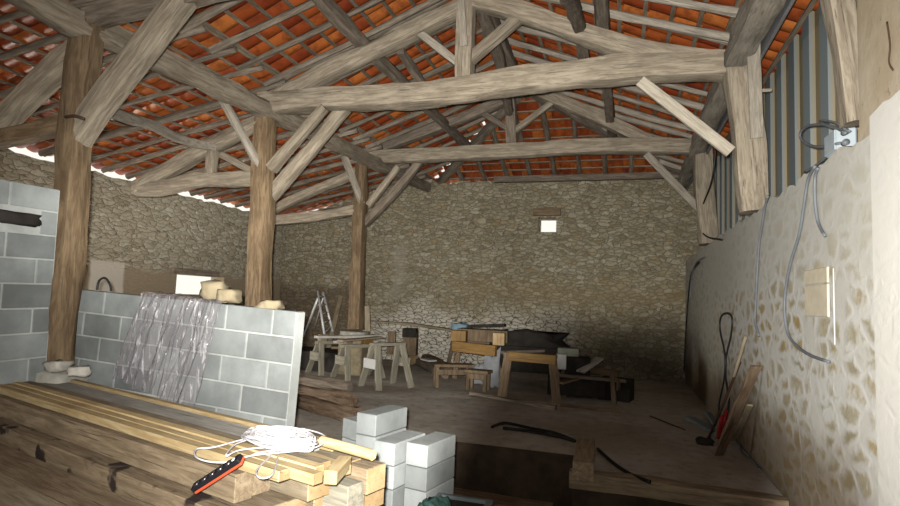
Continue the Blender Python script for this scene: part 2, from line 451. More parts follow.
# floor: barn floor with the open pit in front
bm = bmesh.new()
def floor_patch(x0, x1, y0, y1, z=0, depth=.12):
    nx = max(2, int((x1-x0)/.25)); ny = max(2, int((y1-y0)/.25)); g = []
    for i in range(nx+1):
        g.append([])
        for j in range(ny+1):
            x = x0+(x1-x0)*i/nx; y = y0+(y1-y0)*j/ny
            e = min(1, min(i, nx-i, j, ny-j)/2)
            g[-1].append(bm.verts.new((x, y, z+e*.018*noise.noise(Vector((x*1.7, y*1.7, 3))))))
    for i in range(nx):
        for j in range(ny): bm.faces.new((g[i][j], g[i+1][j], g[i+1][j+1], g[i][j+1]))
floor_patch(XL-.3, XR+.3, 6.3, YB+.3); floor_patch(-.40, XR+.3, 5.36, 6.3); floor_patch(XL-.3, -1.9, 3.0, 6.3)
floor_patch(-1.9, -.40, 5.9, 6.3)
n_top = len(bm.faces)
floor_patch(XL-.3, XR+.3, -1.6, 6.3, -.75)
# faces of the drop
def quad(a, b, c, d): bm.faces.new([bm.verts.new(v) for v in (a, b, c, d)])
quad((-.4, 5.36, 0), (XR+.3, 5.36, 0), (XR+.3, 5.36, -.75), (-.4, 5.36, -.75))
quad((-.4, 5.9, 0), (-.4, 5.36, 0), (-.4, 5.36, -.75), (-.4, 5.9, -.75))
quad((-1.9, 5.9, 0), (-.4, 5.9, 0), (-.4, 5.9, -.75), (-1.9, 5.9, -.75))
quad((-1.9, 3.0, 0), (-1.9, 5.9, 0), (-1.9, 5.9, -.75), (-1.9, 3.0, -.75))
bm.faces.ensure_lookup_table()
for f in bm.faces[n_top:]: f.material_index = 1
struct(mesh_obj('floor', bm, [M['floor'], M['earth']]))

wl = P(177, 274, X=XL); wr = P(210, 295, X=XL)
wall_mesh('wall_left', M['wall_left'], -1.6, YB+.4, -.8, lambda y: 3.42, (XL, 0, 0), (0, 1, 0), (-1, 0, 0), .36,
          holes=[(wl.y, wr.y+.42, wr.z, wl.z), (5.0, 6.6, -.3, 1.15)])  # second, low opening is invented for the added side fill
def back_top(x):
    if x < -5.2: return 3.42+(x-XL)/(-5.2-XL)*(4.43-3.42)
    if x < -4.4: return 4.43
    return 4.36
b0 = P(538.5, 217.5, Y=YB); b1 = P(556, 232, Y=YB)
wall_mesh('wall_back', M['wall_back'], XL-.5, XR+.5, -.2, back_top, (0, YB, 0), (1, 0, 0), (0, 1, 0), .5,
          holes=[(b0.x, b1.x, b1.z, b0.z)])
wall_mesh('wall_right', M['wall_right'], 1.0, YB, -.8, lambda y: 2.53, (XR, 0, 0), (0, 1, 0), (1, 0, 0), .5, rag=.035, step=.07)
# rear wall behind the photographer with a doorway invented to let in fill light
wall_mesh('wall_rear', M['wall_back'], XL-.5, XR+.5, -.8, lambda x: 4.3, (0, -1.6, 0), (1, 0, 0), (0, -1, 0), .4,
          holes=[(-4.0, -2.8, -.3, 1.8)])
# rendered upper masonry beside the front right post
bm = bmesh.new()
for i in range(1): box(bm, XR+.10, XR+.5, 1.0, 3.98, 2.40, 4.7)
struct(mesh_obj('wall_right_upper', bm, M['plaster']))
# front pier: the thicker rendered end of the right wall
wall_mesh('wall_right_pier', M['wall_right'], 1.0, 3.42, -.8, lambda y: 2.56+.0*y, (XR-.05, 0, 0), (0, 1, 0), (1, 0, 0), .08, rag=.03, step=.08)

# lintels
o = plank('trim_1', Vector((XL+.03, wl.y-.18, wl.z+.06)), Vector((XL+.03, wr.y+.15, wl.z+.06)), .12, .12, 'oak_dark'); struct(o)
o = plank('trim_2', Vector((b0.x-.12, YB-.02, b0.z+.12)), Vector((b1.x+.1, YB-.02, b0.z+.12)), .12, .17, 'horse_dark'); struct(o)
o = plank('trim_3', Vector((-2.9, YB-.03, 4.37)), Vector((XR, YB-.03, 4.37)), .2, .14, 'oak_dark'); struct(o)

o = plank('trim_4', (XR+.0, 3.95, 4.32), (XR+.0, YB, 4.32), .03, .60, 'grey_board'); struct(o)
# corrugated cladding above the right wall (one continuous skin)
bm = bmesh.new(); prof = []; y = 3.9; per = .48
tone = bm.verts.layers.float.new('tone')
while y < YB+.2:
    for dy, d, t in ((0, 0, 0), (.19, 0, 0), (.225, .04, 1), (.445, .04, 1), (.48, 0, 0)): prof.append((y+dy, d, t))
    y += per
prev = None
for (yy, d, t) in prof:
    a = bm.verts.new((XR+.36+d, yy, 2.3)); b = bm.verts.new((XR+.36+d, yy, 4.72)); a[tone] = t; b[tone] = t
    if prev: bm.faces.new((prev[0], a, b, prev[1]))
    prev = (a, b)
o = mesh_obj('wall_right_cladding', bm, M['metal']); struct(o)
md = o.modifiers.new('t', 'SOLIDIFY'); md.thickness = .004

# roof: every slope is a skin of clay tiles hanging between the battens
def tiles(name, o0, udir, vdir, ulen, vfun, tw=.23, th=.30):
    """o0 origin at the ridge end, udir along the ridge, vdir down the slope; vfun(u) = (v0, v1)"""
    u_ = Vector(udir).normalized(); v_ = Vector(vdir).normalized(); n_ = u_.cross(v_).normalized()
    if n_.z < 0: n_ = -n_
    bm = bmesh.new(); tone = bm.verts.layers.float.new('tone'); K = 6
    nu = int(math.ceil(ulen/tw))
    for i in range(nu):
        v0, v1 = vfun((i+.5)*tw)
        if v1-v0 < .05: continue
        j0 = int(math.floor(v0/th)); j1 = int(math.ceil(v1/th))
        for j in range(j0, j1):
            a = max(v0, j*th)-.05; b = min(v1, (j+1)*th)+.05
            if b-a < .08: continue
            tn = random.random(); tilt = random.uniform(-.010, .010); lift = random.uniform(-.004, .004)
            g = []
            for q in range(K+1):
                s = q/K
                prof = -.045*math.sin(PI*s)+.012*(1 if q in (0, K) else 0)
                row = []
                for e, vv in ((0, a), (.5, (a+b)/2), (1, b)):
                    off = prof+lift+.030*(.5-e)*1.0+tilt*(s-.5)*2
                    p = Vector(o0)+u_*((i+s*1.12-.06)*tw)+v_*vv+n_*(off+.03)
                    vt = bm.verts.new(p); vt[tone] = tn; row.append(vt)
                g.append(row)
            for q in range(K):
                for e in range(2): bm.faces.new((g[q][e], g[q+1][e], g[q+1][e+1], g[q][e+1]))
    o = mesh_obj(name, bm, M['tile'], None, True); o.data.materials[0] = M['tile']
    return struct(o)
Y0 = -2.0; YH = 9.9                                        # ridge ends over the far truss, hip beyond
YEND = YB+.45
LM = math.hypot(XRIDGE-PX, ZRIDGE-ZPL)
hipz = 4.45
def hip_v(full):                                           # length of slope left beyond the ridge end
    def f(u):
        y = Y0+u
        if y <= YH: return (0, full)
        k = (y-YH)/(YEND-YH); return (min(full, full*k), full)
    return f
tiles('ceiling', (XRIDGE, Y0, ZRIDGE), (0, 1, 0), (PX-XRIDGE, 0, ZPL-ZRIDGE), YEND-Y0, hip_v(LM))
LA = math.hypot(XL-PX, ZEV-ZPL)
tiles('ceiling_aisle', (PX, Y0, ZPL), (0, 1, 0), (XL-PX, 0, ZEV-ZPL), YEND-Y0, lambda u: (0, LA+.35))
XE = XR+.45; ZRE = ZRIDGE-(XE-XRIDGE)*(ZRIDGE-ZPL)/(XRIDGE-PX)
LR = math.hypot(XE-XRIDGE, ZRE-ZRIDGE)
tiles('ceiling_right', (XRIDGE, Y0, ZRIDGE), (0, 1, 0), (XE-XRIDGE, 0, ZRE-ZRIDGE), YEND-Y0, hip_v(LR))
HV = math.hypot(YEND-YH, ZRIDGE-hipz); UW = XE-PX
def hipf(u):
    x = PX+u
    k = (XRIDGE-x)/(XRIDGE-PX) if x < XRIDGE else (x-XRIDGE)/(XE-XRIDGE)
    return (HV*k, HV)
tiles('ceiling_hip', (PX, YH, ZRIDGE), (1, 0, 0), (0, YEND-YH, hipz-ZRIDGE), UW, hipf)

# ------------------------------------------------------------------ roof timbers
def zmain(x): return ZRIDGE-abs(x-XRIDGE)*(ZRIDGE-ZPL)/(XRIDGE-PX)
def zaisle(x): return ZPL-(PX-x)*(ZPL-ZEV)/(PX-XL)
ORD = ['first', 'second', 'third', 'fourth', 'fifth', 'sixth', 'seventh', 'eighth', 'ninth', 'tenth', 'eleventh', 'twelfth', 'thirteenth', 'fourteenth']
def where(y, first):
    names = ['front truss', 'near main truss', 'far truss']
    if y < T[0]: return 'in front of the front truss'
    for i in (2, 1, 0):
        if y >= T[i]:
            return '%s pole beyond the %s' % (ORD[min(13, int((y-T[i])/.53))], names[i])
def rafter(y, side, k):
    j = random.uniform(-.03, .03); d = .12
    r = random.uniform(.065, .10)
    if side == 'left':
        top = XRIDGE; bot = PX-.15
        if y > YH: top = XRIDGE+(PX-XRIDGE)*(y-YH)/(YEND-YH)
        if top-bot < .5: return
        pts = [(top, y+j, zmain(top)-d), ((top+bot)/2, y-j+random.uniform(-.05, .05), zmain((top+bot)/2)-d-.02), (bot, y, zmain(bot)-d)]
        lab = 'grey pole rafter on the inner left roof slope, '
    elif side == 'aisle':
        pts = [(PX+.15, y+.07, zaisle(PX)-d-.03), ((PX+XL)/2, y+random.uniform(-.06, .06), zaisle((PX+XL)/2)-d-.02), (XL-.25, y+j, zaisle(XL-.25)-d+.03)]
        lab = 'dark pole rafter over the left aisle, '
    else:
        top = XRIDGE; bot = XR-.03
        if y > YH: top = XRIDGE+(XE-XRIDGE)*(y-YH)/(YEND-YH)
        if bot-top < .5: return
        pts = [(top, y+j, zmain(top)-d), ((top+bot)/2, y+random.uniform(-.07, .07), zmain((top+bot)/2)-d-.03), (bot, y+j, zmain(bot)-d)]
        lab = 'pale crooked rafter on the right roof slope, '
    m = {'left': 'pole', 'aisle': 'pole', 'right': 'pole_light'}[side]
    o = beam('rafter', pts, r, r, m, rough=.012, sq=.9, seg=.3)
    tag(o, lab+where(y, None), 'rafter', {'left': 'rafters of the inner left slope', 'aisle': 'rafters over the left aisle', 'right': 'rafters of the right slope'}[side])
for side in ('left', 'aisle', 'right'):
    for i in range(3):
        y1 = (T+(YB,))[i+1]; n = int((y1-T[i])/.53)
        for q in range(n+1):
            if T[i]+q*.53+.12 < YB-.1: rafter(T[i]+q*.53+.12, side, q)
    rafter(3.0, side, 0)
# jack rafters of the hip
for q in range(11):
    x = PX+.3+q*.56
    k = (XRIDGE-x)/(XRIDGE-PX) if x < XRIDGE else (x-XRIDGE)/(XE-XRIDGE)
    y0 = YH+(YEND-YH)*k
    def zh(y): return ZRIDGE-(y-YH)*(ZRIDGE-hipz)/(YEND-YH)-.12
    if YEND-y0 < .6: continue
    o = beam('hip_rafter', [(x+random.uniform(-.05, .05), y0, zh(y0)), (x, (y0+YEND)/2, zh((y0+YEND)/2)), (x, YEND-.1, zh(YEND-.1))], .10, .10, 'pole', sq=.9, seg=.3)
    tag(o, 'thin brown jack rafter above the back wall, %s from its left end' % ORD[q], 'rafter', 'jack rafters of the hipped end')
for x, nm in ((PX, 'left'), (XE, 'right')):
    o = beam('hip_beam', [(XRIDGE, YH, ZRIDGE-.2), (x, YEND, hipz-.2)], .16, .16, 'oak_dark')
    tag(o, 'dark diagonal hip beam running down to the %s corner of the back wall' % nm, 'beam')
# battens
def batten(a, b, lab, grp):
    o = plank('tile_batten', a, b, .045, .025, 'batten', bev=0)
    tag(o, lab, 'batten', grp)
for q in range(1, 12):
    v = q*.30; f = v/LM
    if f < 1:
        x = XRIDGE+(PX-XRIDGE)*f; z = zmain(x)-.045
        batten((x, 1.0, z), (x, YH+(YEND-YH)*f, z), 'thin tile batten on the inner left slope, %s below the ridge' % ORD[q-1], 'battens of the inner left slope')
for q in range(0, 14):
    v = q*.30; f = v/LA
    if f < 1.03:
        x = PX+(XL-PX)*f; z = zaisle(x)-.045
        batten((x, 1.0, z), (x, YEND-.1, z), 'thin tile batten over the left aisle, %s from the arcade beam' % ORD[q], 'battens over the left aisle')
for q in range(1, 13):
    v = q*.30; f = v/LR
    if f < 1:
        x = XRIDGE+(XE-XRIDGE)*f; z = zmain(x)-.045
        batten((x, 1.0, z), (x, YH+(YEND-YH)*f, z), 'thin tile batten on the right slope, %s below the ridge' % ORD[q-1], 'battens of the right slope')
for q in range(1, 12):
    v = q*.30; f = v/HV
    if f < 1:
        y = YH+(YEND-YH)*f; z = ZRIDGE+(hipz-ZRIDGE)*f-.045
        batten((XRIDGE+(PX-XRIDGE)*f, y, z), (XRIDGE+(XE-XRIDGE)*f, y, z), 'thin tile batten on the hipped end, %s from its peak' % ORD[q-1], 'battens of the hipped end')

A_, B_, C_ = T
# --- posts
tag(beam('wooden_post', [P(54, 366, Y=A_), P(62, 300, Y=A_), P(68, 220, Y=A_), P(76, 130, Y=A_), P(88, 20, Y=A_)], .23, .23, 'post', rough=.018, taper=(1.02, .95)),
    'thick brown oak post rising from the block walls at left, nearest of the posts', 'post')
tag(beam('wooden_post', [P(255, 380, Y=B_), P(258, 300, Y=B_), P(262, 210, Y=B_), P(266, 108, Y=B_)], .27, .27, 'post', rough=.018, taper=(1.08, .88)),
    'brown oak post behind the low block wall, under the bent beam', 'post')
tag(beam('wooden_post', [P(356, 329, Y=C_), P(358, 260, Y=C_), P(362, 163, Y=C_)], .25, .25, 'post', rough=.015, taper=(1.1, .85)),
    'oak post on a stone pad, farthest of the three left posts', 'post')
pa = P(753, 212, Y=B_); pb = P(738, 66, Y=B_)
tag(beam('wooden_post', [pa, P(748, 140, Y=B_), pb], .33, .33, 'oak', rough=.02, taper=(.85, 1.05)),
    'pale leaning post on the right stone wall under the right end of the bent beam', 'post')
tag(beam('wooden_post', [P(709, 244, Y=C_-.1), P(704, 190, Y=C_-.1), P(702, 135, Y=C_-.1)], .30, .30, 'oak', rough=.015),
    'pale post at the far end of the right stone wall', 'post')
tag(beam('wooden_post', [P(855, 124, Y=4.05), P(848, 60, Y=4.05), P(834, -16, Y=4.05)], .15, .15, 'oak', rough=.02),
    'leaning grey post between corrugated cladding and plastered masonry at right', 'post')
# --- tie beams
def px(l, Y): return [P(a, b, Y=Y) for a, b in l]
t1 = px([(262, 105), (300, 101), (350, 99), (400, 97), (450, 92), (500, 84), (560, 76), (610, 72), (660, 68), (722, 66), (745, 66)], B_)
tag(beam('tie_beam', t1, .28, .29, 'oak', rough=.02, seg=.15), 'long bent pale tie beam crossing the picture between near post and right wall', 'beam')
t2 = px([(358, 158), (430, 155), (500, 152), (560, 148), (620, 146), (700, 147)], C_)
tag(beam('tie_beam', t2, .26, .27, 'oak', rough=.015, seg=.2), 'straighter tie beam of the far truss, nearest to the back wall', 'beam')
tag(beam('tie_beam', [P(80, 15, Y=A_), P(148, -2, Y=A_), Vector((-2.4, A_, 4.08)), Vector((XR+.1, A_, 4.1))], .25, .26, 'oak_dark', rough=.02), 'dark tie beam starting on the nearest left post at the top edge', 'beam')
# --- plates
pl = [Vector((PX, 1.6, 3.98))]+[P(a, b, X=PX) for a, b in [(50, 10), (95, 30), (141, 50), (188, 74), (232, 93), (268, 111), (321, 136), (365, 158)]]+[Vector((PX, YB+.2, 4.25))]
tag(beam('plate_beam', pl, .21, .23, 'oak', rough=.02, seg=.2), 'long grey plate beam running back over the three left posts', 'beam')
pr = [Vector((1.14, 1.8, 3.95)), P(764, 0, X=1.13), P(735, 62, X=1.13), Vector((1.16, C_, 4.15)), Vector((1.2, YB+.2, 4.15))]
tag(beam('plate_beam', pr, .27, .27, 'pole_light', rough=.025, seg=.2, taper=(1.1, .7)), 'heavy grey plate beam over the right posts beside the cladding', 'beam')
tag(beam('ridge_beam', [(XRIDGE, 1.5, ZRIDGE-.26), (XRIDGE, YH+.1, ZRIDGE-.26)], .16, .18, 'oak_dark'), 'dark ridge beam along the peak of the roof', 'beam')
# purlins
def purlin(x, lab, y0=1.5, y1=None, mat='oak_dark'):
    y1 = y1 or YH+(YEND-YH)*.45
    z = zmain(x)-.26
    o = beam('purlin', [(x+.03, y0, z), (x-.05, (y0+y1)/2, z-.04), (x, y1, z)], .15, .16, mat, rough=.015)
    tag(o, lab, 'purlin')
purlin(-3.2, 'dark purlin under the rafters of the inner left slope')
purlin(-.2, 'dark purlin under the rafters of the right slope')
# --- king posts, principals, struts
tag(beam('king_post', [P(468, -40, Y=B_), P(466, 30, Y=B_), P(464, 82, Y=B_)], .22, .22, 'oak', rough=.012), 'grey king post standing on the long bent tie beam', 'post')
tag(plank('board', P(459, -30, Y=B_-.13), P(464, 46, Y=B_-.13), .09, .03, 'pole_light', up=Vector((0, -1, 0))), 'narrow pale board nailed down the face of the near king post', 'board')
tag(beam('king_post', [P(507, 60, Y=C_), P(511, 110, Y=C_), P(512, 150, Y=C_)], .20, .20, 'oak_dark'), 'dark king post standing on the far tie beam', 'post')
tag(beam('principal_rafter', px([(278, 98), (340, 66), (400, 38), (468, 4)], B_), .20, .20, 'oak', rough=.015), 'stout left principal rafter rising from the bent tie beam to the near king post', 'beam')
tag(beam('principal_rafter', px([(470, 0), (520, 12), (560, 26), (600, 40), (645, 52), (715, 62)], B_), .20, .22, 'oak', rough=.015), 'stout right principal rafter falling from the near king post to the bent tie beam', 'beam')
tag(beam('principal_rafter', px([(362, 155), (420, 134), (478, 112), (508, 98)], C_), .20, .20, 'oak_dark'), 'left principal rafter of the far truss', 'beam')
tag(beam('principal_rafter', px([(510, 80), (541, 93), (590, 114), (650, 142)], C_), .20, .22, 'oak'), 'right principal rafter of the far truss', 'beam')
tag(beam('strut', px([(418, 32), (456, 62)], B_), .10, .10, 'pole_light', ends=.05), 'thin strut left of the near king post', 'brace')
tag(beam('strut', px([(521, 16), (470, 60)], B_), .13, .13, 'oak', ends=.05), 'stout strut right of the near king post', 'brace')
tag(beam('strut', px([(480, 112), (507, 128)], C_), .11, .11, 'oak_dark', ends=.05), 'dark strut left of the far king post', 'brace')
tag(beam('strut', px([(552, 103), (516, 130)], C_), .11, .11, 'oak', ends=.05), 'strut right of the far king post', 'brace')
tag(beam('ridge_brace', [P(509, 112, Y=C_-.1), P(500, 60, Z=5.1), P(480, 8, Z=5.28)], .15, .15, 'oak_dark', rough=.015), 'dark curved brace from the far king post up to the ridge', 'brace')
tag(beam('purlin_brace', [P(424, 86, X=-2.9), P(400, 50, X=-2.9)], .11, .11, 'oak_dark', rough=.015), 'short dark stick left of the near king post above the bent tie beam', 'brace')
tag(beam('purlin_brace', [P(566, -8, X=-.5), P(577, 18, X=-.5), P(586, 66, X=-.5)], .14, .14, 'oak_dark', rough=.02), 'dark forked prop under the right slope near the top edge', 'brace')
# --- braces
def brace(l, Y, w, mat, lab, dY=0, e=.04):
    a = P(*l[0], Y=Y); pts = [a]+[P(*q, Y=Y+dY*(i+1)/(len(l)-1)) for i, q in enumerate(l[1:])]
    tag(beam('brace', pts, w, w, mat, ends=e, rough=.012), lab, 'brace')
brace([(72, 148), (100, 105), (135, 60), (190, -12)], A_+.0, .20, 'oak', 'big pale brace rising right from the nearest left post')
brace([(222, 97), (242, 135), (261, 170)], B_-.55, .10, 'pole_light', 'thin pale brace left of the middle post up to the plate beam', .5)
brace([(323, 110), (273, 167)], B_-.12, .13, 'oak', 'upper of two braces right of the middle post, up to the bent tie beam')
brace([(344, 110), (310, 150), (268, 200)], B_+.1, .16, 'oak', 'lower longer of two braces right of the middle post')
brace([(345, 158), (361, 202)], C_-.3, .12, 'pole_light', 'small pale brace left of the farthest left post', .25)
brace([(397, 168), (370, 204)], C_-.12, .12, 'oak', 'upper of two braces right of the farthest left post')
brace([(420, 162), (395, 192), (366, 222)], C_+.1, .16, 'oak_dark', 'lower darker brace right of the farthest left post')
tag(plank('brace', P(640, 81, Y=B_-.17), P(731, 152, Y=B_-.17), .12, .05, 'board', up=Vector((0, -1, 0))), 'pale straight board bracing the right end of the bent tie beam', 'brace')
tag(plank('brace', P(646, 154, Y=C_-.16), P(700, 210, Y=C_-.16), .12, .05, 'pole_light', up=Vector((0, -1, 0))), 'pale board bracing the right end of the far tie beam', 'brace')
# --- aisle trusses
tag(beam('aisle_tie', px([(136, 189), (165, 187), (200, 181), (256, 178)], B_), .17, .19, 'oak', rough=.02, taper=(1.15, 1)), 'curved aisle tie from the left wall to the middle post', 'beam')
tag(beam('aisle_principal', px([(138, 188), (200, 152), (262, 121)], B_), .20, .20, 'oak', rough=.02), 'aisle principal rafter from left wall up to the middle post head', 'beam')
tag(beam('strut', px([(213, 150), (211, 180)], B_), .15, .15, 'oak', rough=.01), 'short upright strut within the middle aisle truss', 'brace')
tag(beam('strut', px([(222, 155), (256, 173)], B_), .10, .10, 'oak', rough=.01), 'short slanting strut right of the upright one in the middle aisle truss', 'brace')
tag(beam('aisle_tie', px([(268, 221), (310, 217), (356, 210)], C_), .19, .20, 'oak', rough=.02), 'far aisle tie from the left wall to the farthest post', 'beam')
tag(beam('aisle_principal', px([(262, 216), (300, 197), (358, 172)], C_), .18, .18, 'oak', rough=.02), 'far aisle principal rafter above the farthest aisle tie', 'beam')
tag(beam('aisle_principal', px([(-60, 178), (0, 124), (40, 84), (78, 50)], A_), .19, .19, 'oak', rough=.02), 'slanting timber left of the nearest post rising to its head', 'beam')
tag(beam('aisle_tie', px([(-70, 150), (0, 139), (40, 131), (66, 121)], A_), .15, .16, 'post', rough=.02), 'curved lower timber left of the nearest post', 'beam')
q0 = P(106, 111, Y=4.1); q1 = P(213, 147, Y=B_-.1)
tag(beam('curved_pole', [q0, P(150, 125, Y=5.0), P(185, 141, Y=5.8), q1], .10, .11, 'pole_light', rough=.015), 'pale curved pole between the nearest post and the middle aisle truss', 'pole')
# board and peg on the right post
tag(plank('board', P(753, 33, Y=B_-.40), P(757, 138, Y=B_-.20), .12, .03, 'pole_light', up=Vector((0, -1, 0))), 'narrow pale board fixed upright to the right post', 'board')
tag(beam('wooden_peg', [P(756, 91, Y=B_-.2), P(771, 90, Y=B_-.15)], .035, .035, 'board', sq=.9, rough=.002), 'small pale peg sticking out of the right post', 'peg')
# iron strap on nearest post
tag(tube('iron_strap', [P(66, 117, Y=A_-.13), P(75, 116, Y=A_-.17), P(84, 119, Y=A_-.16)], .014, 'rust'), 'rusty iron strap on the nearest post below the brace', 'strap')
tag(tube('iron_hook', [P(887, 22, X=XR+.095), P(890, 45, X=XR+.09), P(889, 62, X=XR+.09), P(893, 70, X=XR+.095)], .005, 'rust'), 'rusty iron tie hanging on the stained plaster at upper right', 'hook')

# ------------------------------------------------------------------ BLOCK WALLS
def blockwall(name, mw, L, rows, bh=.2, bl=.5, th=.2, missing=(), rowoff=(0, .25), skip=None):
    """rows counted from the top (z=0) downwards; x along the wall, front face at y=0"""
    bm = bmesh.new(); tone = bm.verts.layers.float.new('tone')
    box(bm, .0, L, .006, th-.005, -rows*bh, -.012, 1)
    for r in range(rows):
        x = -rowoff[r % len(rowoff)]
        while x < L-.02:
            a = max(0, x); b = min(L, x+bl)
            if b-a > .04 and (r, round(x, 2)) not in missing:
                n0 = len(bm.verts)
                vs = box(bm, a+.008, b-.008, 0, th, -(r+1)*bh+.009, -r*bh-.006, 0, bev=.004)
                t = random.random()
                for v in vs:
                    if v.is_valid: v[tone] = t
            x += bl
    return struct(mesh_obj(name, bm, [M['block'], M['mortar']], None, False, mw))
def wall_frame(a, b, flip=False):
    a = Vector(a); b = Vector(b); x = (b-a).normalized(); y = Vector((0, 0, 1)).cross(x).normalized(); z = x.cross(y)
    m = Matrix((x, y, z)).transposed().to_4x4(); m.translation = a; return m, (b-a).length
la = P(70, 288, Y=3.80); lb = P(297, 311, D=4.15)
mw, L = wall_frame(la, lb)
blockwall('wall_partition_low', mw, L, 7, th=.11, bl=.44, rowoff=(0, .22))
ta = Vector((PX+.06, 1.6, 2.26)); tb = Vector((PX+.06, 3.50, 2.30))
mw, L = wall_frame(ta, tb)
blockwall('wall_partition_tall', mw, L, 9, missing=((1, 1.25), ))
tag(stone('rubble_stone', P(14, 218, X=PX+.10), .10, .34, .09, 'dark_junk', 0, 3), 'dark stone bedded in the gap of the tall block wall at left', 'stone')
# rubble at the post foot
for i, (x, y, s, lab) in enumerate(((58, 366, .16, 'left'), (78, 371, .14, 'right'))):
    tag(stone('rubble_stone', P(x, y, Y=3.45), s*1.0, s*.8, s*.5, 'stone_white', i, i), 'pale rubble stone at the %s of the foot of the nearest post' % lab, 'stone')
q = P(355, 333, Y=C_)
tag(stone('stone_pad', q-Vector((0, 0, .03)), .50, .4, .13, 'stone_white', .1, 9, r=.05), 'whitish stone pad under the farthest left post', 'stone')
bm = bmesh.new(); box(bm, -.25, .25, -.2, .2, 0, q.z-.10, bev=.02)
tag(mesh_obj('stone_plinth', bm, M['rubble'], None, False, Matrix.Translation((q.x, q.y, 0))), 'rough stone plinth below the whitish pad of the farthest left post', 'plinth')
tag(stone('stone_pad', P(255, 372, Y=B_)-Vector((0, 0, .42)), .6, .6, 1.0, 'stone_white', .1, 8, r=.05), 'stone pad behind the low block wall under the middle post', 'stone')
tag(stone('stone_pad', P(54, 372, Y=A_)-Vector((0, 0, .42)), .5, .4, .9, 'stone_white', .1, 6, r=.05), 'stone pad under the nearest post, beside the timber pile', 'stone')
for (x, y, sx, sz, lab) in ((214, 291, .18, .15, 'tallest stone on the low block wall, beside the bright window'), (230, 296, .16, .10, 'flat stone on the low block wall, right of the tallest stone'),
                         (271, 305, .16, .07, 'small ochre stone on the low block wall beside the middle post')):
    f = (x-70)/235; q = la.lerp(lb, f)
    tag(stone('rubble_stone', P(x, y, Y=q.y+.1), sx, .16, sz, 'rubble', .2, x), lab, 'stone')
tag(plank('wooden_stake', P(80, 287, Y=4.1)-Vector((0, 0, 1.42)), P(84, 228, Y=4.15), .05, .03, 'board', up=Vector((0, -1, 0))), 'narrow pale stake standing behind the low block wall beside the nearest post', 'stake')
tag(tube('black_cable', [P(97, 290, Y=3.95), P(99, 281, Y=3.95), P(105, 278, Y=3.95), P(110, 285, Y=3.95), P(111, 291, Y=3.95)], .010, 'cable_black'), 'small black cable loop poking over the low block wall', 'cable')

# plastic film draped over the low wall
wdir = (lb-la).normalized(); wn = Vector((wdir.y, -wdir.x, 0)).normalized()     # towards the camera
if wn.y > 0: wn = -wn
bm = bmesh.new(); NU, NV = 160, 40; g = []
def onwall(px_, py_, off):
    # point in the plane parallel to the wall face at distance off in front of it
    c = Vector((px_-450, -(py_-253), -F)); d = Vector((c.dot(_wx), c.dot(_wy), c.dot(_wz)))
    o_ = Vector((0, 0, H)); t = ((la+wn*off)-o_).dot(wn)/d.dot(wn); return o_+d*t
TL = onwall(146, 293, 0); TR = onwall(226, 303, 0); BL = onwall(121, 378, 0); BR = onwall(200, 408, 0)
for i in range(NU+1):
    u = i/NU; g.append([])
    for j in range(NV+1):
        v = j/NV
        top = TL.lerp(TR, u); bot = BL.lerp(BR, u)
        if j < 4:                                  # lies over the top of the wall
            p = top+wn*(-.16+.17*j/4)+Vector((0, 0, .015+.012*noise.noise(Vector((u*14, j, 0)))))
        else:
            vv = (j-4)/(NV-4)
            jag = .06*noise.noise(Vector((u*4, 5, 0)))*vv
            p = top.lerp(bot, vv)+Vector((0, 0, jag))
            f = noise.noise(Vector((u*18+vv*1.2, vv*.8, 2)))*.06+noise.noise(Vector((u*46, vv*1.6, 7)))*.028+noise.noise(Vector((u*9, vv*8, 1)))*.012
            p += wn*(.045+.05*vv*(.6)+f*min(1, vv*4+.3))
        g[-1].append(bm.verts.new(p))
for i in range(NU):
    for j in range(NV): bm.faces.new((g[i][j], g[i+1][j], g[i+1][j+1], g[i][j+1]))
o = mesh_obj('plastic_sheet', bm, M['film'], None, True)
tag(o, 'clear crinkled plastic sheet draped over the low block wall', 'plastic sheet')

# ------------------------------------------------------------------ TIMBER PILE in the left foreground
ZT = .72
U = (P(265, 425, Z=ZT)-P(47, 373, Z=ZT)).normalized(); VN = Vector((-U.y, U.x, 0)); 
if VN.y > 0: VN = -VN                             # towards the camera
R0 = P(265, 425, Z=ZT)                            # back edge reference
def lay(off, w, t, top, l0, l1, mat, lab, endmat=None, cat='timber', name='squared_timber', grp=None, yaw=0, bev=.004):
    """timber parallel to the pile: off = distance of its centre in front of the back edge, l0..l1 along U from the reference"""
    U2 = (U+VN*yaw).normalized()
    c = R0+VN*off; c.z = top-t/2
    o = plank(name, c+U2*l0, c+U2*l1, w, t, mat, endmat=endmat, bev=bev)
    return tag(o, lab, cat, grp)
LF = -5.2
lay(.0, .05, .05, ZT, LF+2.3, .58, 'pine', 'yellow lath along the back of the timber pile, against the block wall', 'endgrain', 'lath', 'pine_lath')
lay(.135, .20, .035, ZT-.018, LF+2.3, .50, 'dusty', 'wide dusty grey board on top of the timber pile', None, 'board', 'dusty_board')
lay(.285, .07, .05, ZT-.003, LF+2.3, .80, 'pine_old', 'weathered lath between the dusty board and the fresh yellow ones', 'endgrain', 'lath', 'weathered_lath')
lay(.36, .06, .05, ZT+.003, LF+2.3, .84, 'pine', 'fresh yellow lath on the pile, just under the cable coil', 'endgrain', 'lath', 'pine_lath')
lay(.428, .06, .05, ZT-.001, LF+2.3, .90, 'pine', 'fresh yellow lath in the middle of the front laths', 'endgrain', 'lath', 'pine_lath')
lay(.497, .065, .048, ZT+.0, LF+2.3, .76, 'pine', 'foremost yellow lath of the pile, touching the power strip', 'endgrain', 'lath', 'pine_lath')
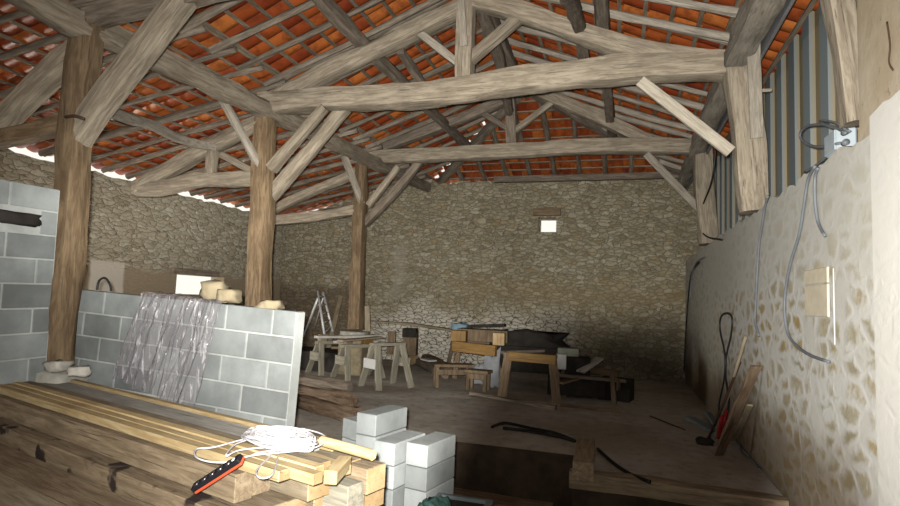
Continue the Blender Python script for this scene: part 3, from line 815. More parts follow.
lay(.17, .36, .125, ZT-.055, LF+2.3, .76, 'pine_old', 'weathered thick timber under the laths of the pile', 'endgrain')
lay(.520, .10, .13, .667, LF+2.3, .52, 'timber', 'brown squared timber with its sawn end beside the power strip', None)
lay(.405, .11, .13, .667, LF+2.3, .50, 'timber', 'brown timber hidden behind the front squared timber', None)
lay(.44, .44, .13, .532, LF+2.3, .66, 'timber_knotty', 'wide brown timber with dark scars below the power strip', 'endgrain')
lay(.02, .36, .13, .532, LF+2.3, .80, 'timber', 'thick timber in the middle layer of the pile, mostly covered', 'endgrain')
for i in range(5):
    lay(.79+i*.245, .24, .045, .435+.004*(i % 2), LF+2.0, .8+.12*(i % 3), 'pine_old' if i % 2 else 'timber',
        'worn deck plank in front of the timber pile, %s from the pile' % ORD[i], None, 'plank', 'deck_plank')
lay(.25, .82, .38, .40, LF+2.3, .62, 'timber', 'broad brown timber at the bottom of the pile', 'endgrain')
for i in range(2):
    lay(.95+i*.6, .16, .38, .385, LF+2.0, .75, 'oak_dark', 'dark bearer beneath the worn deck planks, %s one' % ('rear', 'front')[i], None, 'timber')
# cluster of ends at the right of the pile
def stub(pxy, z, w, t, length, mat, lab, name='squared_timber', yaw=0, endmat='endgrain', cat='timber'):
    e = P(*pxy, Z=z); U2 = (U+VN*yaw).normalized()
    e = e-Vector((0, 0, t/2))
    return tag(plank(name, e-U2*length, e, w, t, mat, endmat=endmat), lab, cat)
tag(beam('round_batten', [P(322, 441, Z=.74), P(373, 455, Z=.74)], .05, .05, 'pine', sq=.95, rough=.002), 'round pale batten end pointing right, right of the cable coil', 'lath')
stub((377, 466), .66, .15, .125, .62, 'timber', 'brown timber end against the concrete blocks', yaw=-.03)
stub((357, 484), .60, .12, .15, .34, 'horse', 'grey squared end standing at the lower right of the pile', yaw=.0, endmat='horse')
stub((325, 494), .53, .14, .12, .30, 'timber', 'brown timber end at the bottom edge below the yellow laths', yaw=.0)
stub((346, 466), .705, .07, .045, .34, 'pine', 'short yellow lath end lying over the brown timber end', 'pine_lath', yaw=.12)
tag(plank('timber_offcut', P(345, 462, Z=.71), P(330, 478, Z=.71), .06, .06, 'pine', endmat='endgrain'), 'small yellow offcut lying crosswise on the lath ends', 'offcut')

# cable coil on the pile
cc = P(280, 439, Z=ZT+.04); pts = []
loops = 26
for i in range(loops*16):
    a = 2*PI*i/16; lp_ = i//16
    rx = .17+.12*noise.noise(Vector((i*.041, 0, 0)))+.02*noise.noise(Vector((i*.25, 1, 0))); ry = .10+.11*noise.noise(Vector((i*.047, 4, 0)))
    ox = .11*noise.noise(Vector((i*.033, 8, 0))); oy = .08*noise.noise(Vector((i*.037, 12, 0)))
    p = cc+U*(math.cos(a)*rx+ox)+VN*(math.sin(a)*ry+oy)
    p.z = ZT+.015+.045*(lp_ % 8)/8+.015*noise.noise(Vector((i*.3, 20, 0)))+.012
    pts.append(p)
coil = empty('cable_coil', cc-Vector((0, 0, .04)), 'white extension cable lying in a loose coil on the timber pile', 'cable')
bpy.context.view_layer.update()
tube('coiled_cable', pts, .0052, 'cable_white', coil, K=6, sub=2)
def gp(l, z=ZT+.015): return [P(a, b, Z=z) for a, b in l]
tube('cable_loop', gp([(296, 432), (250, 438), (215, 447), (197, 449), (196, 457), (212, 462), (236, 461), (262, 452), (300, 449)]), .0045, 'cable_white', coil, K=6)
tube('cable_loop', gp([(262, 436), (236, 444), (226, 456), (240, 450), (270, 447)], ZT+.03), .0045, 'cable_white', coil, K=6)
tube('cable_loop', gp([(277, 450), (264, 462), (256, 472), (261, 478), (272, 475), (277, 462), (278, 450)], ZT-.0), .0045, 'cable_white', coil, K=6)
tube('cable_loop', gp([(300, 428), (322, 434), (325, 442), (310, 449), (285, 452), (255, 455), (243, 458)], ZT+.02), .0045, 'cable_white', coil, K=6)

# power strip leaning on the front timber
s0 = P(195, 489, Z=.60); s1 = P(242, 459, Z=.765)
mw, L = frame(s0, s1, up=(VN*.55+Vector((0, 0, .8))).normalized())
strip = bpy.data.objects.new('power_strip', None); C.objects.link(strip); strip.matrix_world = mw
tag(strip, 'black power strip with an orange-red side leaning on the squared timber', 'power strip')
def part(name, bm, mat, smooth=False):
    o = mesh_obj(name, bm, M[mat], None, smooth); o.parent = strip; return o
bm = bmesh.new(); box(bm, -.022, .022, -.002, .020, 0, L, bev=.004); part('casing', bm, 'plastic_black')
bm = bmesh.new(); box(bm, -.023, .023, -.016, -.002, .002, L-.002, bev=.004); part('base', bm, 'plastic_red')
for i in range(5):
    bm = bmesh.new(); bmesh.ops.create_cone(bm, cap_ends=True, segments=20, radius1=.017, radius2=.015, depth=.005)
    for v in bm.verts: v.co = Vector((v.co.x, .0205+v.co.z, .03+i*.05+v.co.y))
    s = part('socket', bm, 'socket')
bm = bmesh.new(); box(bm, -.008, .008, .018, .025, L-.04, L-.026, bev=.002); part('switch', bm, 'white')

# ------------------------------------------------------------------ CONCRETE BLOCK STACK
def cblock(c, rz, lab, sx=.18, sy=.42, sz=.17, name='concrete_block', mat='block_white', grp=None):
    bm = bmesh.new(); tone = bm.verts.layers.float.new('tone')
    vs = box(bm, -sx/2, sx/2, -sy/2, sy/2, 0, sz, bev=.006)
    t = random.random()
    for v in bm.verts: v[tone] = t
    # joint groove around the block as cast
    o = mesh_obj(name, bm, M[mat], None, False, Matrix.Translation(Vector(c)) @ Matrix.Rotation(rz, 4, 'Z'))
    return tag(o, lab, 'concrete block', grp)
st = P(382, 410, D=3.75); st.z = 0
hz = .16
e1 = P(352, 420, D=3.55); 
base = Vector((P(383, 409, Z=.64).x, P(383, 409, Z=.64).y, 0))
RZ = math.radians(-12)
ca, sa_ = math.cos(RZ), math.sin(RZ)
def bl(dx, dy, k, lab, **kw):
    cblock((base.x+dx*ca-dy*sa_, base.y+dx*sa_+dy*ca, k*hz), kw.pop('rz', RZ), lab, sz=hz-.005, **kw)
bl(0, 0, 3, 'highest pale concrete block, on top of the stack beside the timber pile')
for k in (0, 1, 2):
    bl(0, 0, k, ('pale concrete block in the left column of the stack, %s course from the floor' % ORD[k]))
    bl(.215, -.06, k, ('pale concrete block in the middle column of the stack, %s course from the floor' % ORD[k]))
    bl(-.30, .20, k, ('grey concrete block set crosswise left of the stack, %s course from the floor' % ORD[k]), rz=RZ+1.3)
for k in (0, 1):
    bl(.425, .04, k, 'grey concrete block in the right column of the stack, %s course from the floor' % ORD[k])
bl(.425, .04, 2, 'grey concrete block topping the right column of the stack, at the edge of the dark')

# ------------------------------------------------------------------ PIT steps and clutter
for (y, z, lab) in ((5.05, -.28, 'upper reddish timber step in the dark pit'), (4.45, -.48, 'lower reddish timber step in the dark pit')):
    tag(plank('step_timber', (-1.75, y, z), (-.55, y-.05, z), .26, .10, 'log'), lab, 'step')
tag(beam('sill_timber', [(-.42, 5.36, -.06), (.5, 5.33, -.06), (XR, 5.28, -.06)], .16, .16, 'timber'), 'brown sill timber along the edge of the floor in the foreground dark', 'timber')
tag(plank('squared_timber', P(586, 446, Z=.04), P(583, 472, Z=.04), .18, .16, 'timber'), 'short brown timber at the corner of the dark pit', 'timber')
bk = P(456, 500, D=3.2)
g0 = bpy.data.objects.new('open_crate', None); C.objects.link(g0); g0.location = (bk.x, bk.y, -.75+.0)
tag(g0, 'dark open crate with a pale rim standing by the block stack', 'crate')
bm = bmesh.new()
for (x0, x1, y0, y1) in ((-.16, .16, -.2, -.185), (-.16, .16, .185, .2), (-.16, -.145, -.2, .2), (.145, .16, -.2, .2)): box(bm, x0, x1, y0, y1, 0, 1.05)
box(bm, -.16, .16, -.2, .2, 0, .02)
o = mesh_obj('crate_body', bm, M['dark_junk'], g0)
bm = bmesh.new()
for (x0, x1, y0, y1) in ((-.17, .17, -.21, -.18), (-.17, .17, .18, .21), (-.17, -.14, -.18, .18), (.14, .17, -.18, .18)): box(bm, x0, x1, y0, y1, 1.05, 1.07)
mesh_obj('crate_rim', bm, M['slate_blue'], g0)
# crumpled teal sheet
bm = bmesh.new(); n = 14; g = []; tc_ = P(432, 492, D=3.25)
for i in range(n+1):
    g.append([])
    for j in range(n+1):
        u, v = i/n-.5, j/n-.5
        p = Vector((tc_.x+u*.24, tc_.y+v*.3, tc_.z-.10+.05*math.exp(-(u*u+v*v)*5)+.05*noise.noise(Vector((u*6, v*6, 3)))+.02*noise.noise(Vector((u*17, v*17, 3)))-.25*max(0, abs(u)-.25)))
        g[-1].append(bm.verts.new(p))
for i in range(n):
    for j in range(n): bm.faces.new((g[i][j], g[i+1][j], g[i+1][j+1], g[i][j+1]))
r_ = bmesh.ops.extrude_face_region(bm, geom=bm.faces[:])
for v in [e for e in r_['geom'] if isinstance(e, bmesh.types.BMVert)]: v.co.z = -.75
bmesh.ops.recalc_face_normals(bm, faces=bm.faces)
tag(mesh_obj('plastic_bag', bm, M['teal'], None, True), 'crumpled teal plastic bag beside the concrete block stack', 'bag')

# ------------------------------------------------------------------ SAWHORSES
def sawhorse(name, loc, rz, L, Hh, label, mat='horse', spread=.24, lw=.09, top=(.10, .09), plate=None):
    r = empty(name, loc, label, 'sawhorse', None, rz)
    bpy.context.view_layer.update()
    def pk(nm, a, b, w, t, m, up=Vector((0, 0, 1))):
        mw, l = frame(a, b, up); bm = bmesh.new(); box(bm, -w/2, w/2, -t/2, t/2, 0, l, bev=.003)
        o = mesh_obj(nm, bm, M[m], None, False, mw); o.parent = r; return o
    pk('top_beam', (-L/2, 0, Hh-top[1]/2), (L/2, 0, Hh-top[1]/2), top[0], top[1], mat)
    for sx in (-1, 1):
        for sy in (-1, 1):
            pk('leg', (sx*(L/2-.08), sy*.055, Hh-.03), (sx*(L/2-.0), sy*spread, .0), lw, .045, mat, up=Vector((0, sy, 0)))
        x = sx*(L/2+.022)
        m = plate if (plate and sx == plate[1]) else None
        pk('cross_board', (x, -spread*.62, Hh*.55), (x, spread*.62, Hh*.55), .025, .16, plate[0] if m else mat)
    return r
def ground(a, b): return P(a, b, Z=0)
sawhorse('sawhorse', P(386, 387, Z=0), math.radians(58), .66, .74, 'grey green sawhorse standing in front of the others, with a white plate', 'horse', .27, .11, (.13, .05), ('white', -1))
sawhorse('sawhorse', P(358, 378, Z=0), math.radians(58), .75, .62, 'grey sawhorse just left of the foremost one, under a plank', 'horse', .27, .10, (.12, .06))
sawhorse('sawhorse', P(332, 373, Z=0), math.radians(58), .75, .62, 'grey sawhorse leftmost of the sawhorses, next to the block wall end', 'horse', .27, .10, (.12, .06))
sawhorse('sawhorse', P(529, 400, Z=0), math.radians(8), .84, .72, 'dark brown sawhorse with splayed legs standing rightmost on the open floor', 'horse_dark', .22, .13, (.14, .05))
sawhorse('sawhorse', P(480, 378, Z=0), math.radians(15), 1.0, .76, 'brown sawhorse behind the low stool carrying an orange beam', 'horse_dark', .24, .09)
sawhorse('sawhorse', P(592, 399, Z=0), math.radians(-12), .8, .5, 'low dark sawhorse among junk near the right wall', 'horse_dark', .2, .07)
# things lying on the sawhorses
def laid(name, a, b, za, w, t, mat, lab, cat, zb=None, endmat=None):
    A = P(*a, Z=za); B = P(*b, Z=zb if zb is not None else za)
    return tag(plank(name, A, B, w, t, mat, endmat=endmat), lab, cat)
laid('plank', (316, 337), (384, 336), .77, .14, .045, 'dusty', 'grey plank lying over the two left sawhorses', 'plank')
laid('plank', (340, 341), (380, 337), .80, .12, .03, 'pine_old', 'second shorter plank resting over the sawhorses, nearer than the grey one', 'plank')
def small_box(name, pxy, Y, sx, sy, sz, mat, lab, cat, rz=0):
    p = P(*pxy, Y=Y); bm = bmesh.new(); box(bm, -sx/2, sx/2, -sy/2, sy/2, 0, sz, bev=.006)
    return tag(mesh_obj(name, bm, M[mat], None, False, Matrix.Translation(p) @ Matrix.Rotation(rz, 4, 'Z')), lab, cat)
def blk(horse, along, sx, sy, sz, mat, lab):
    p = P(*horse, Z=0); rz = math.radians(58); bm = bmesh.new(); box(bm, -sx/2, sx/2, -sy/2, sy/2, 0, sz, bev=.006)
    p = p+Vector((math.cos(rz)*along, math.sin(rz)*along, .621))
    tag(mesh_obj('timber_block', bm, M[mat], None, False, Matrix.Translation(p) @ Matrix.Rotation(rz, 4, 'Z')), lab, 'block')
blk((332, 373), -.25, .14, .13, .125, 'pine_old', 'pale block under the plank on the leftmost sawhorse')
blk((358, 378), -.25, .14, .13, .125, 'pine_old', 'pale block under the plank on the second sawhorse')
blk((358, 378), .15, .20, .12, .125, 'yellow_beam', 'orange block on the second sawhorse, behind its pale block')
# orange beam
tag(plank('formwork_beam', P(453, 346, Y=9.3), P(496, 351, Y=9.1), .08, .17, 'yellow_beam'), 'orange formwork beam laid on the brown sawhorse', 'beam')
tag(plank('formwork_beam', P(509, 356, Y=8.75), P(556, 360, Y=8.75), .08, .14, 'yellow_beam'), 'orange formwork beam under the top of the right brown sawhorse', 'beam')
small_box('timber_block', (459, 341), 9.3, .26, .2, .18, 'yellow_beam', 'orange wooden block standing on the left end of the orange beam', 'block', .1)
small_box('timber_block', (499, 345), 9.2, .19, .2, .20, 'endgrain', 'pale wooden block standing on the right end of the orange beam', 'block', .1)
# long plank in front of the back wall
tag(beam('long_plank', [P(378, 322, Y=11.6), P(410, 324, Y=11.5), P(457, 331, Y=11.2)], .22, .05, 'pine_old', sq=.4, rough=.008), 'long weathered plank raised on blocks before the back wall', 'plank')
small_box('wooden_block', (410, 355), 11.7, .30, .3, .52, 'horse_dark', 'brown wooden block under the long weathered plank', 'stone', .2)
small_box('dark_box', (410, 337), 11.6, .30, .3, .19, 'dark_junk', 'dark box between the stone block and the long plank', 'box', .2)
small_box('wooden_block', (391, 354), 11.8, .18, .2, .50, 'horse_dark', 'small brown block left of the dark box before the back wall', 'stone', .3)
tag(stone('blue_cloth', P(460, 327, Y=11.0), .30, .22, .14, 'blue_cloth', 0, 5, r=.3), 'pale blue crumpled cloth on the right end of the long plank', 'cloth')
tag(plank('leaning_stick', P(447, 368, Z=.0), P(456, 331, Y=10.9), .08, .04, 'pine_old'), 'stick leaning up to the right end of the long plank', 'stick')
# small bench/stool in front of the brown sawhorse
def bench(name, loc, rz, L, W, Hh, lab, mat):
    r = empty(name, loc, lab, 'bench', None, rz)
    def pk(nm, x0, x1, y0, y1, z0, z1, m):
        bm = bmesh.new(); box(bm, x0, x1, y0, y1, z0, z1, bev=.005); return mesh_obj(nm, bm, M[m], r)
    pk('seat', -L/2, L/2, -W/2, W/2, Hh-.05, Hh, mat)
    for sx in (-1, 1): 
        for sy in (-1, 1): pk('leg', sx*(L/2-.06)-.03, sx*(L/2-.06)+.03, sy*(W/2-.05)-.03, sy*(W/2-.05)+.03, 0, Hh-.05, mat)
    pk('rail', -L/2+.08, L/2-.08, -W/2+.02, -W/2+.05, Hh*.55, Hh*.55+.09, mat)
    return r
bench('low_bench', P(452, 387, Z=0), .5, .70, .28, .40, 'low brown wooden bench before the brown sawhorse', 'horse_dark')
bench('low_bench', P(478, 390, Z=0), -.1, .42, .28, .34, 'small dark stool right of the low brown bench', 'horse_dark')
# boxes and junk at the right
small_box('cardboard_box', (568, 357), 9.6, .34, .25, .15, 'card', 'grey green box lid on the junk heap right of the sawhorses', 'box', .1)
small_box('white_canister', (561, 369), 9.3, .16, .14, .24, 'white', 'small whitish canister below the grey green box', 'canister', .1)
small_box('dark_crate', (577, 374), 9.5, .40, .4, .28, 'dark_junk', 'dark crate behind the whitish canister', 'crate', .1)
small_box('dark_crate', (575, 394), 9.6, .9, .5, .28, 'dark_junk', 'large dark crate on the floor below the other crate', 'crate', .12)
tag(plank('slanted_board', P(580, 372, Y=9.2), P(600, 358, Y=9.4), .22, .03, 'dusty'), 'grey board lying slanted on the junk heap', 'board')
tag(plank('slanted_board', P(560, 383, Y=9.0), P(577, 378, Y=9.2), .16, .03, 'horse_dark'), 'brown slat lying below the slanted grey board', 'board')
tag(plank('junk_plank', P(556, 375, Y=9.1), P(625, 381, Y=9.5), .10, .05, 'oak_dark'), 'dark plank lying across the junk at right', 'plank')
tag(plank('timber_scrap', P(608, 398, Y=9.6), P(613, 386, Y=9.6), .07, .03, 'white', up=Vector((0, -1, 0))), 'left of two short white slats under the junk', 'slat')
tag(plank('timber_scrap', P(619, 386, Y=9.6), P(620, 394, Y=9.6), .03, .02, 'white', up=Vector((0, -1, 0))), 'right thin one of two short white slats under the junk', 'slat')
small_box('dark_sack', (616, 400), 9.7, .5, .4, .35, 'dark_junk', 'dark sack at the right end of the junk heap', 'sack', -.2)
tag(stone('white_bag', P(493, 362, Y=9.9)-Vector((0, 0, .13)), .24, .2, .62, 'bag_white', 0, 11, r=.3), 'whitish plastic bag standing behind the brown sawhorse', 'bag')
tag(stone('white_bag', P(478, 368, Y=10.2)-Vector((0, 0, .12)), .24, .2, .34, 'bag_white', 0, 13, r=.3), 'grey white bag between the legs of the brown sawhorse', 'bag')
small_box('storage_chest', (484, 341), 10.4, .95, .5, .22, 'horse_dark', 'dark wooden trunk behind the orange blocks', 'trunk', .05)
tag(stone('dark_sack', P(528, 344, Y=10.6), 1.25, .5, .40, 'dark_junk', .05, 31, r=.3), 'long black sack behind the right brown sawhorse', 'sack')
tag(plank('dark_plank', P(500, 352, Y=10.2), P(560, 350, Y=10.4), .2, .05, 'oak_dark'), 'dark plank under the long black sack', 'plank')
small_box('heap_core', (530, 371), 10.5, 1.1, .5, .46, 'dark_junk', 'dark crate under the dark plank behind the right brown sawhorse', 'crate')
tag(stone('white_pot', P(513, 333, Y=10.5), .16, .16, .14, 'bag_white', 0, 15, r=.1), 'small pale pot standing on the long black sack', 'pot')
small_box('white_label_box', (475, 335), 10.3, .18, .1, .10, 'bag_white', 'small white box on the dark wooden trunk', 'box', 0)
tag(plank('dark_plank', P(470, 326, Y=10.3), P(505, 325, Y=10.3), .2, .05, 'dark_junk'), 'dark plank on top of the wooden trunk', 'plank')
# heap supports for junk: long timbers on the floor
def floor_log(a, b, r, mat, lab, z=None):
    A = P(*a, Z=r/2 if z is None else z); B = P(*b, Z=r/2 if z is None else z)
    return tag(beam('log', [A, A.lerp(B, .5)+Vector((0, .03, 0)), B], r, r, mat, sq=.7, rough=.02), lab, 'log')
floor_log((412, 352), (447, 368), .20, 'log', 'dark log lying on the floor behind the foremost sawhorse')
floor_log((405, 356), (445, 375), .16, 'oak_dark', 'second thinner log lying alongside the dark log')
tag(plank('timber_offcut', P(400, 362, Z=.12), P(414, 358, Z=.16), .22, .20, 'endgrain'), 'pale sawn log end right of the foremost sawhorse', 'offcut')
tag(plank('white_board_scrap', P(424, 359, Z=.25), P(433, 361, Z=.24), .2, .03, 'white'), 'small white scrap lying on the dark log', 'scrap')
floor_log((285, 388), (352, 402), .20, 'log', 'brown log on the floor right behind the end of the low block wall')
floor_log((290, 399), (358, 417), .18, 'log', 'second brown log on the floor between the first and the concrete blocks')
floor_log((300, 380), (350, 388), .14, 'oak_dark', 'thin dark log behind the two brown floor logs')
floor_log((470, 394), (556, 408), .07, 'oak_dark', 'thin dark pole lying on the floor beneath the brown sawhorse')
floor_log((560, 405), (622, 411), .06, 'horse_dark', 'thin pole lying on the floor before the junk heap')
tag(tube('hose', [P(492, 427, Z=.02), P(505, 423, Z=.02), P(530, 428, Z=.02), P(555, 433, Z=.02), P(575, 441, Z=.02), P(560, 437, Z=.02), P(528, 431, Z=.02), P(503, 428, Z=.02)], .018, 'cable_black'), 'black hose lying in a flat loop on the floor near the pit', 'hose')
tag(tube('hose', [P(598, 449, Z=.02), P(612, 462, Z=.02), P(630, 474, Z=.02), P(650, 482, Z=.02)], .018, 'cable_black'), 'dark curved hose lying on the floor at the right of the pit', 'hose')
tag(tube('rod', [P(650, 416, Z=.01), P(685, 430, Z=.01)], .010, 'rust'), 'thin rusty rod lying on the floor before the right wall tools', 'rod')
# stacked boards left, by the block wall end
for i in range(4):
    laid('stacked_board', (300, 345+i*6), (338, 346+i*6), .62-.16*i, .5, .05, ('dusty', 'horse_dark', 'oak_dark', 'pine_old')[i],
         '%s board in the heap beyond the end of the low block wall' % ('topmost pale', 'second dark', 'third blackish', 'lowest weathered')[i], 'board').location.y += 1.2
small_box('heap_core', (322, 372), 10.2, 1.3, .5, .42, 'dark_junk', 'dark crate beneath the board heap beyond the low block wall', 'crate', 0)

# ------------------------------------------------------------------ LADDER and leaning laths at the back
lad = empty('step_ladder', P(318, 338, Y=10.6), 'aluminium step ladder standing open left of the farthest post', 'ladder')
bpy.context.view_layer.update()
def rail(nm, a, b, ya, yb, r=.028):
    return tube(nm, [P(*a, Y=ya), P(*b, Y=yb)], r, 'alu', lad, sub=1, K=6)
FY, BY = 10.2, 10.9; TY = 10.5
rail('front_rail', (318, 291), (325, 338), TY, FY); rail('front_rail', (323, 292), (333, 332), TY+.3, FY+.5)
rail('rear_rail', (318, 298), (304, 336), TY, BY); rail('rear_rail', (323, 298), (314, 330), TY+.3, BY+.3, .014)
for i in range(5):
    f = (i+.6)/5.2
    tube('rung', [P(318+7*f, 291+47*f, Y=TY+(FY-TY)*f), P(323+10*f, 292+40*f, Y=TY+.3+(FY+.5-TY-.3)*f)], .012, 'alu', lad, sub=1, K=6)
tube('spreader', [P(316, 305, Y=10.5), P(320, 305, Y=10.45)], .01, 'alu', lad, sub=1, K=6)
small_box('junk_table', (317, 350), 10.65, 1.1, .8, .02, 'dark_junk', 'dark board under the ladder feet, beyond the block wall', 'board')
def down(a, b):
    return a-(b-a)*(a.z/(b.z-a.z))
tag(plank('leaning_lath', down(P(332, 333, Y=11.5), P(341, 296, Y=12.3)), P(341, 296, Y=12.3), .10, .03, 'pine_old'), 'brown lath leaning at the back wall right of the ladder', 'lath')
tag(plank('leaning_lath', down(P(368, 332, Y=10.6), P(367, 306, Y=10.65)), P(367, 306, Y=10.65), .12, .03, 'pine_old'), 'short grey board leaning behind the farthest post', 'board')

# ------------------------------------------------------------------ RIGHT WALL: cables, box, niche, tools
XW = XR-.012
def wcable(l, lab, r=.011, x=XW, mat='cable_grey', name='wall_cable'):
    return tag(tube(name, [P(a, b, X=x-(0 if i % 2 else .004)) for i, (a, b) in enumerate(l)], r, mat), lab, 'cable')
wcable([(768, 196), (765, 207), (762, 225), (759, 245), (757, 275), (756, 300), (755, 320), (759, 336)], 'grey cable hanging straight down the right wall, farther of the two long ones')
wcable([(815, 166), (808, 180), (804, 205), (799, 235), (790, 265), (785, 295), (785, 318), (790, 338), (806, 353), (829, 362)], 'long grey cable sweeping down the right wall and curving at its lower end')
wcable([(818, 168), (815, 178), (815, 200), (818, 222), (825, 236)], 'short grey cable hanging from the wall top below the electrical box')
wcable([(699, 262), (692, 272), (689, 290), (686, 330), (684, 372)], 'dark cable running down the far corner of the right wall', .014, XR-.03, 'cable_black')
wcable([(704, 257), (697, 262), (693, 270), (691, 282), (690, 300)], 'thin cable loop at the far top corner of the right wall', .010, XR-.04)
tag(tube('wall_cable', [P(716, 145, X=XR-.02), P(712, 180, X=XR-.05), P(703, 205, X=XR-.05), P(699, 225, X=XR-.05), P(706, 236, X=XR-.05), P(722, 240, X=XR-.03)], .012, 'cable_black'), 'thin black cable looping past the far right post', 'cable')
# box
bp = P(841, 143, X=XR+.12)
eb = empty('electrical_box', bp, 'pale blue grey electrical box sitting on top of the right wall', 'electrical box')
bm = bmesh.new(); box(bm, -.06, .06, -.11, .11, -.08, .08, bev=.012); mesh_obj('housing', bm, M['box_blue'], eb)
bm = bmesh.new(); box(bm, -.07, -.058, -.10, .10, -.07, .07, bev=.005); mesh_obj('cover', bm, M['box_blue'], eb)
for i in range(2):
    bm = bmesh.new(); bmesh.ops.create_cone(bm, cap_ends=True, segments=14, radius1=.022, radius2=.018, depth=.05)
    for v in bm.verts: v.co = Vector((-.02, .0, 0))+Vector((v.co.x, -.13+v.co.z*-1 if False else v.co.z-.13, v.co.y-.035+.07*i))
    mesh_obj('cable_gland', bm, M['cable_grey'], eb, True)
bpy.context.view_layer.update()
tag(tube('box_cable', [P(a, b, X=XR+.06) for a, b in [(846, 133), (828, 125), (808, 126), (800, 134), (804, 142), (818, 147), (840, 143)]], .010, 'cable_grey'), 'looped grey cable left of the electrical box', 'cable')
tag(tube('box_cable', [P(a, b, X=XR+.05) for a, b in [(846, 130), (834, 122), (820, 121), (830, 127), (850, 131)]], .007, 'cable_grey'), 'thin second cable loop above the electrical box', 'cable')
tag(tube('box_cable', [P(a, b, X=XR+.1) for a, b in [(838, 150), (828, 156), (815, 166), (805, 172)]], .009, 'cable_grey'), 'cable running down from the electrical box to the wall top', 'cable')
# blocked niche
n0 = P(806, 271, X=XR); n1 = P(829, 272, X=XR); n2 = P(806, 316, X=XR)
nb = empty('niche_stone', ((XR, (n0.y+n1.y)/2, n2.z)), 'pale smooth limestone slab set into the right wall', 'stone slab')
for (z0, z1, nm) in ((n2.z, n2.z+(n0.z-n2.z)*.66, 'lower_slab'), (n2.z+(n0.z-n2.z)*.68, n0.z, 'upper_slab')):
    bm = bmesh.new(); box(bm, -.012, .05, n1.y-(n0.y+n1.y)/2, n0.y-(n0.y+n1.y)/2, z0-n2.z, z1-n2.z, bev=.004); mesh_obj(nm, bm, M['limestone'], nb)
tag(plank('wall_strip', P(833.5, 268, X=XW), P(835, 345, X=XW), .008, .008, 'white', up=Vector((1, 0, 0))), 'thin white strip on the right wall beside the limestone slab', 'strip')
# tools leaning on the right wall
def gx(a, b, off): return P(a, b, X=XR-off)
b0_ = P(718, 455, Z=.0); b1_ = P(756, 366, X=XR-.06)
tag(plank('leaning_board', b0_, b1_, .10, .04, 'log'), 'dark brown board leaning against the right wall', 'board')
tag(plank('leaning_lath', P(734, 440, Z=0), P(750, 405, X=XR-.04), .06, .02, 'pine_old'), 'short pale lath leaning behind the dark brown board', 'lath')
tag(beam('broom_handle', [P(715, 438, Z=.02), P(746, 336, X=XR-.05)], .035, .035, 'pine_old', sq=.95, rough=.002), 'long wooden handle leaning on the right wall left of the dark board', 'handle')
tag(tube('iron_bar', [P(708, 439, Z=.02), P(721, 410, X=XR-.28), P(735, 375, X=XR-.1), P(740, 362, X=XR-.05)], .014, 'rust'), 'dark iron bar leaning on the right wall left of the wooden handle', 'bar')
tag(tube('steel_cable_loop', [P(721, 425, X=XR-.12), P(719, 405, X=XR-.07), P(724, 380, X=XR-.05), P(725, 355, X=XR-.04), P(720, 330, X=XR-.04), P(721, 317, X=XR-.04), P(727, 313, X=XR-.04), P(732, 318, X=XR-.04),
     P(731, 335, X=XR-.04), P(726, 358, X=XR-.06), P(726, 380, X=XR-.08), P(729, 400, X=XR-.1), P(726, 420, X=XR-.15)], .012, 'cable_black'), 'black cable hanging in a tall narrow loop on the right wall', 'cable')
cut = empty('bolt_cutter', P(720, 440, Z=0), 'red handled tool standing at the foot of the right wall', 'tool')
bpy.context.view_layer.update()
tube('handle', [P(723, 412, X=XR-.17), P(721, 422, X=XR-.2), P(719, 438, Z=.05)], .022, 'red', cut)
tube('handle', [P(727, 410, X=XR-.16), P(724, 424, X=XR-.2), P(723, 438, Z=.05)], .014, 'red', cut)
tag(plank('blue_grey_board', P(690, 418, Z=.03), P(720, 434, Z=.03), .14, .04, 'slate_blue'), 'blue grey board lying on the floor at the foot of the right wall', 'board')
tag(plank('blue_grey_board', P(708, 413, Z=.06), P(722, 432, Z=.10), .08, .04, 'slate_blue'), 'second narrower blue grey board beside the tools', 'board')
tag(stone('floor_debris', P(705, 441, Z=.03), .16, .12, .07, 'dark_junk', 0, 21), 'small dark lump on the floor below the iron bar', 'stone')
tag(tube('floor_cable', [P(740, 440, Z=.02), P(742, 452, Z=.02), P(752, 460, Z=.02), P(760, 470, Z=.02)], .009, 'cable_grey'), 'grey cable end on the floor right of the dark board', 'cable')
# stones fallen along the foot of the left logs, for the pale ledge
# ------------------------------------------------------------------ LIGHT
w = bpy.data.worlds.new('World'); bpy.context.scene.world = w; w.use_nodes = True
bg = w.node_tree.nodes['Background']; bg.inputs[0].default_value = (1.0, .97, .88, 1); bg.inputs[1].default_value = 1.05

rot = Matrix((_wx, _wy, _wz))                       # rows: world axes in camera coordinates -> camera-to-world
# electronic flash of the camera: hot centre, lower beam cut off by the lens barrel
L_ = bpy.data.lights.new('camera_flash', 'POINT'); L_.energy = 1200; L_.shadow_soft_size = .03; L_.cycles.max_bounces = 0; L_.color = (1, .96, .88)
L_.use_nodes = True
nt = NT(L_); em = L_.node_tree.nodes['Emission']
ge = nt.n('ShaderNodeNewGeometry')
def dotv(vec):
    o = nt.n('ShaderNodeVectorMath', operation='DOT_PRODUCT'); nt.l(ge.outputs['Incoming'], o.inputs[0]); o.inputs[1].default_value = vec
    return o.outputs['Value']
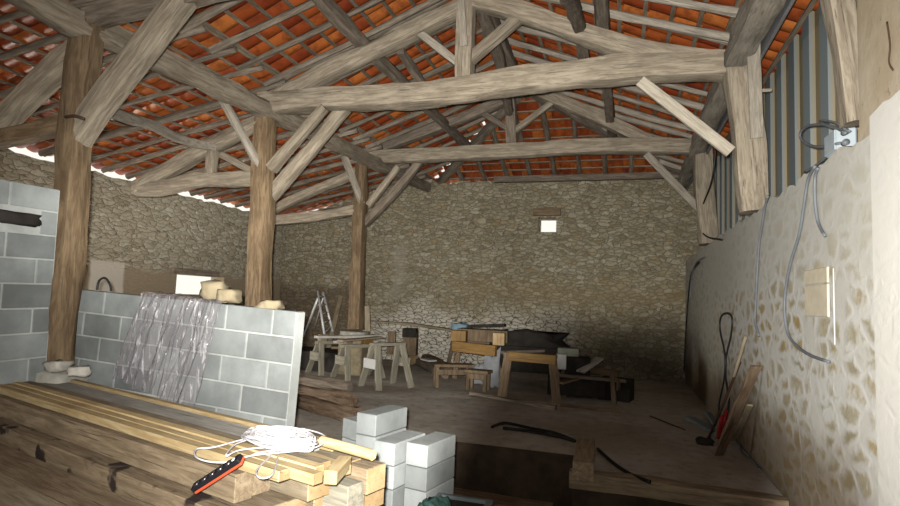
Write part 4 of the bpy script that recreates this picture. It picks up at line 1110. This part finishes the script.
# direction of the beam in the flash head's own frame (right, up, forward)
nz = nt.math('MAXIMUM', dotv((-_wx.z, -_wy.z, -_wz.z)), .02)
u = nt.math('DIVIDE', dotv((_wx.x, _wy.x, _wz.x)), nz); v = nt.math('DIVIDE', dotv((_wx.y, _wy.y, _wz.y)), nz)
def ell(cx, cy, rx, ry):
    a = nt.math('DIVIDE', nt.math('SUBTRACT', u, cx), rx); b = nt.math('DIVIDE', nt.math('SUBTRACT', v, cy), ry)
    return nt.math('SQRT', nt.math('ADD', nt.math('MULTIPLY', a, a), nt.math('MULTIPLY', b, b)))
def S_(x, y): return ((x-450)/F, -(y-253)/F)
cx, cy = S_(616, 545)
shade = nt.math('MULTIPLY_ADD', nt.smooth(ell(cx, cy, 180/F, 216/F), .82, 1.18), 0.94, .06)
hx, hy = S_(365, 225)
e = ell(hx, hy, 1, .85)
hot = nt.math('EXPONENT', nt.math('MULTIPLY', nt.math('MULTIPLY', e, e), -1/(2*.36**2)))
e2 = ell(*S_(760, 290), 1, 1)
wide = nt.math('EXPONENT', nt.math('MULTIPLY', nt.math('MULTIPLY', e2, e2), -1/(2*.55**2)))
e3 = ell(*S_(185, 222), 1, .5)
left = nt.math('EXPONENT', nt.math('MULTIPLY', nt.math('MULTIPLY', e3, e3), -1/(2*.17**2)))
gain = nt.math('ADD', nt.math('ADD', nt.math('MULTIPLY_ADD', left, 1.3, nt.math('MULTIPLY', hot, 1.5)), nt.math('MULTIPLY', wide, 1.1)), .13)
nt.l(nt.math('MULTIPLY', nt.math('MULTIPLY', shade, gain), 1.0), em.inputs['Strength'])
lo = bpy.data.objects.new('camera_flash', L_); C.objects.link(lo)
lo.matrix_world = Matrix.Translation(Vector((-.05, -.02, H+.06))) @ rot.to_4x4()

# added fill lamp set in the invented doorway behind the camera
A = bpy.data.lights.new('added_rear_fill', 'AREA'); A.shape = 'RECTANGLE'; A.size = 1.1; A.size_y = 2.0; A.energy = 1.5; A.color = (1, .93, .8)
ao = bpy.data.objects.new('added_rear_fill', A); C.objects.link(ao); ao.location = (-3.4, -1.5, .75); ao.rotation_euler = (math.radians(90), 0, 0)

# added floor fill lamp in an invented low left-wall opening, behind the block partition
A = bpy.data.lights.new('added_side_fill', 'AREA'); A.shape = 'RECTANGLE'; A.size = 1.5; A.size_y = 1.1; A.energy = 105; A.color = (1, .96, .88)
ao = bpy.data.objects.new('added_side_fill', A); C.objects.link(ao); ao.location = (XL-.2, 5.8, .55); ao.rotation_euler = (math.radians(90), 0, math.radians(-90+38))

# ------------------------------------------------------------------ CAMERA
cam = bpy.data.cameras.new('Camera'); cam.sensor_width = 36; cam.lens = 36*F/900; cam.clip_start = .02
co = bpy.data.objects.new('Camera', cam); C.objects.link(co)
co.matrix_world = Matrix.Translation(Vector((0, 0, H))) @ rot.to_4x4()
sc = bpy.context.scene; sc.camera = co
sc.view_settings.view_transform = 'Standard'; sc.view_settings.look = 'None'; sc.view_settings.gamma = 1; sc.view_settings.use_curve_mapping = False
sc.view_settings.exposure = 0
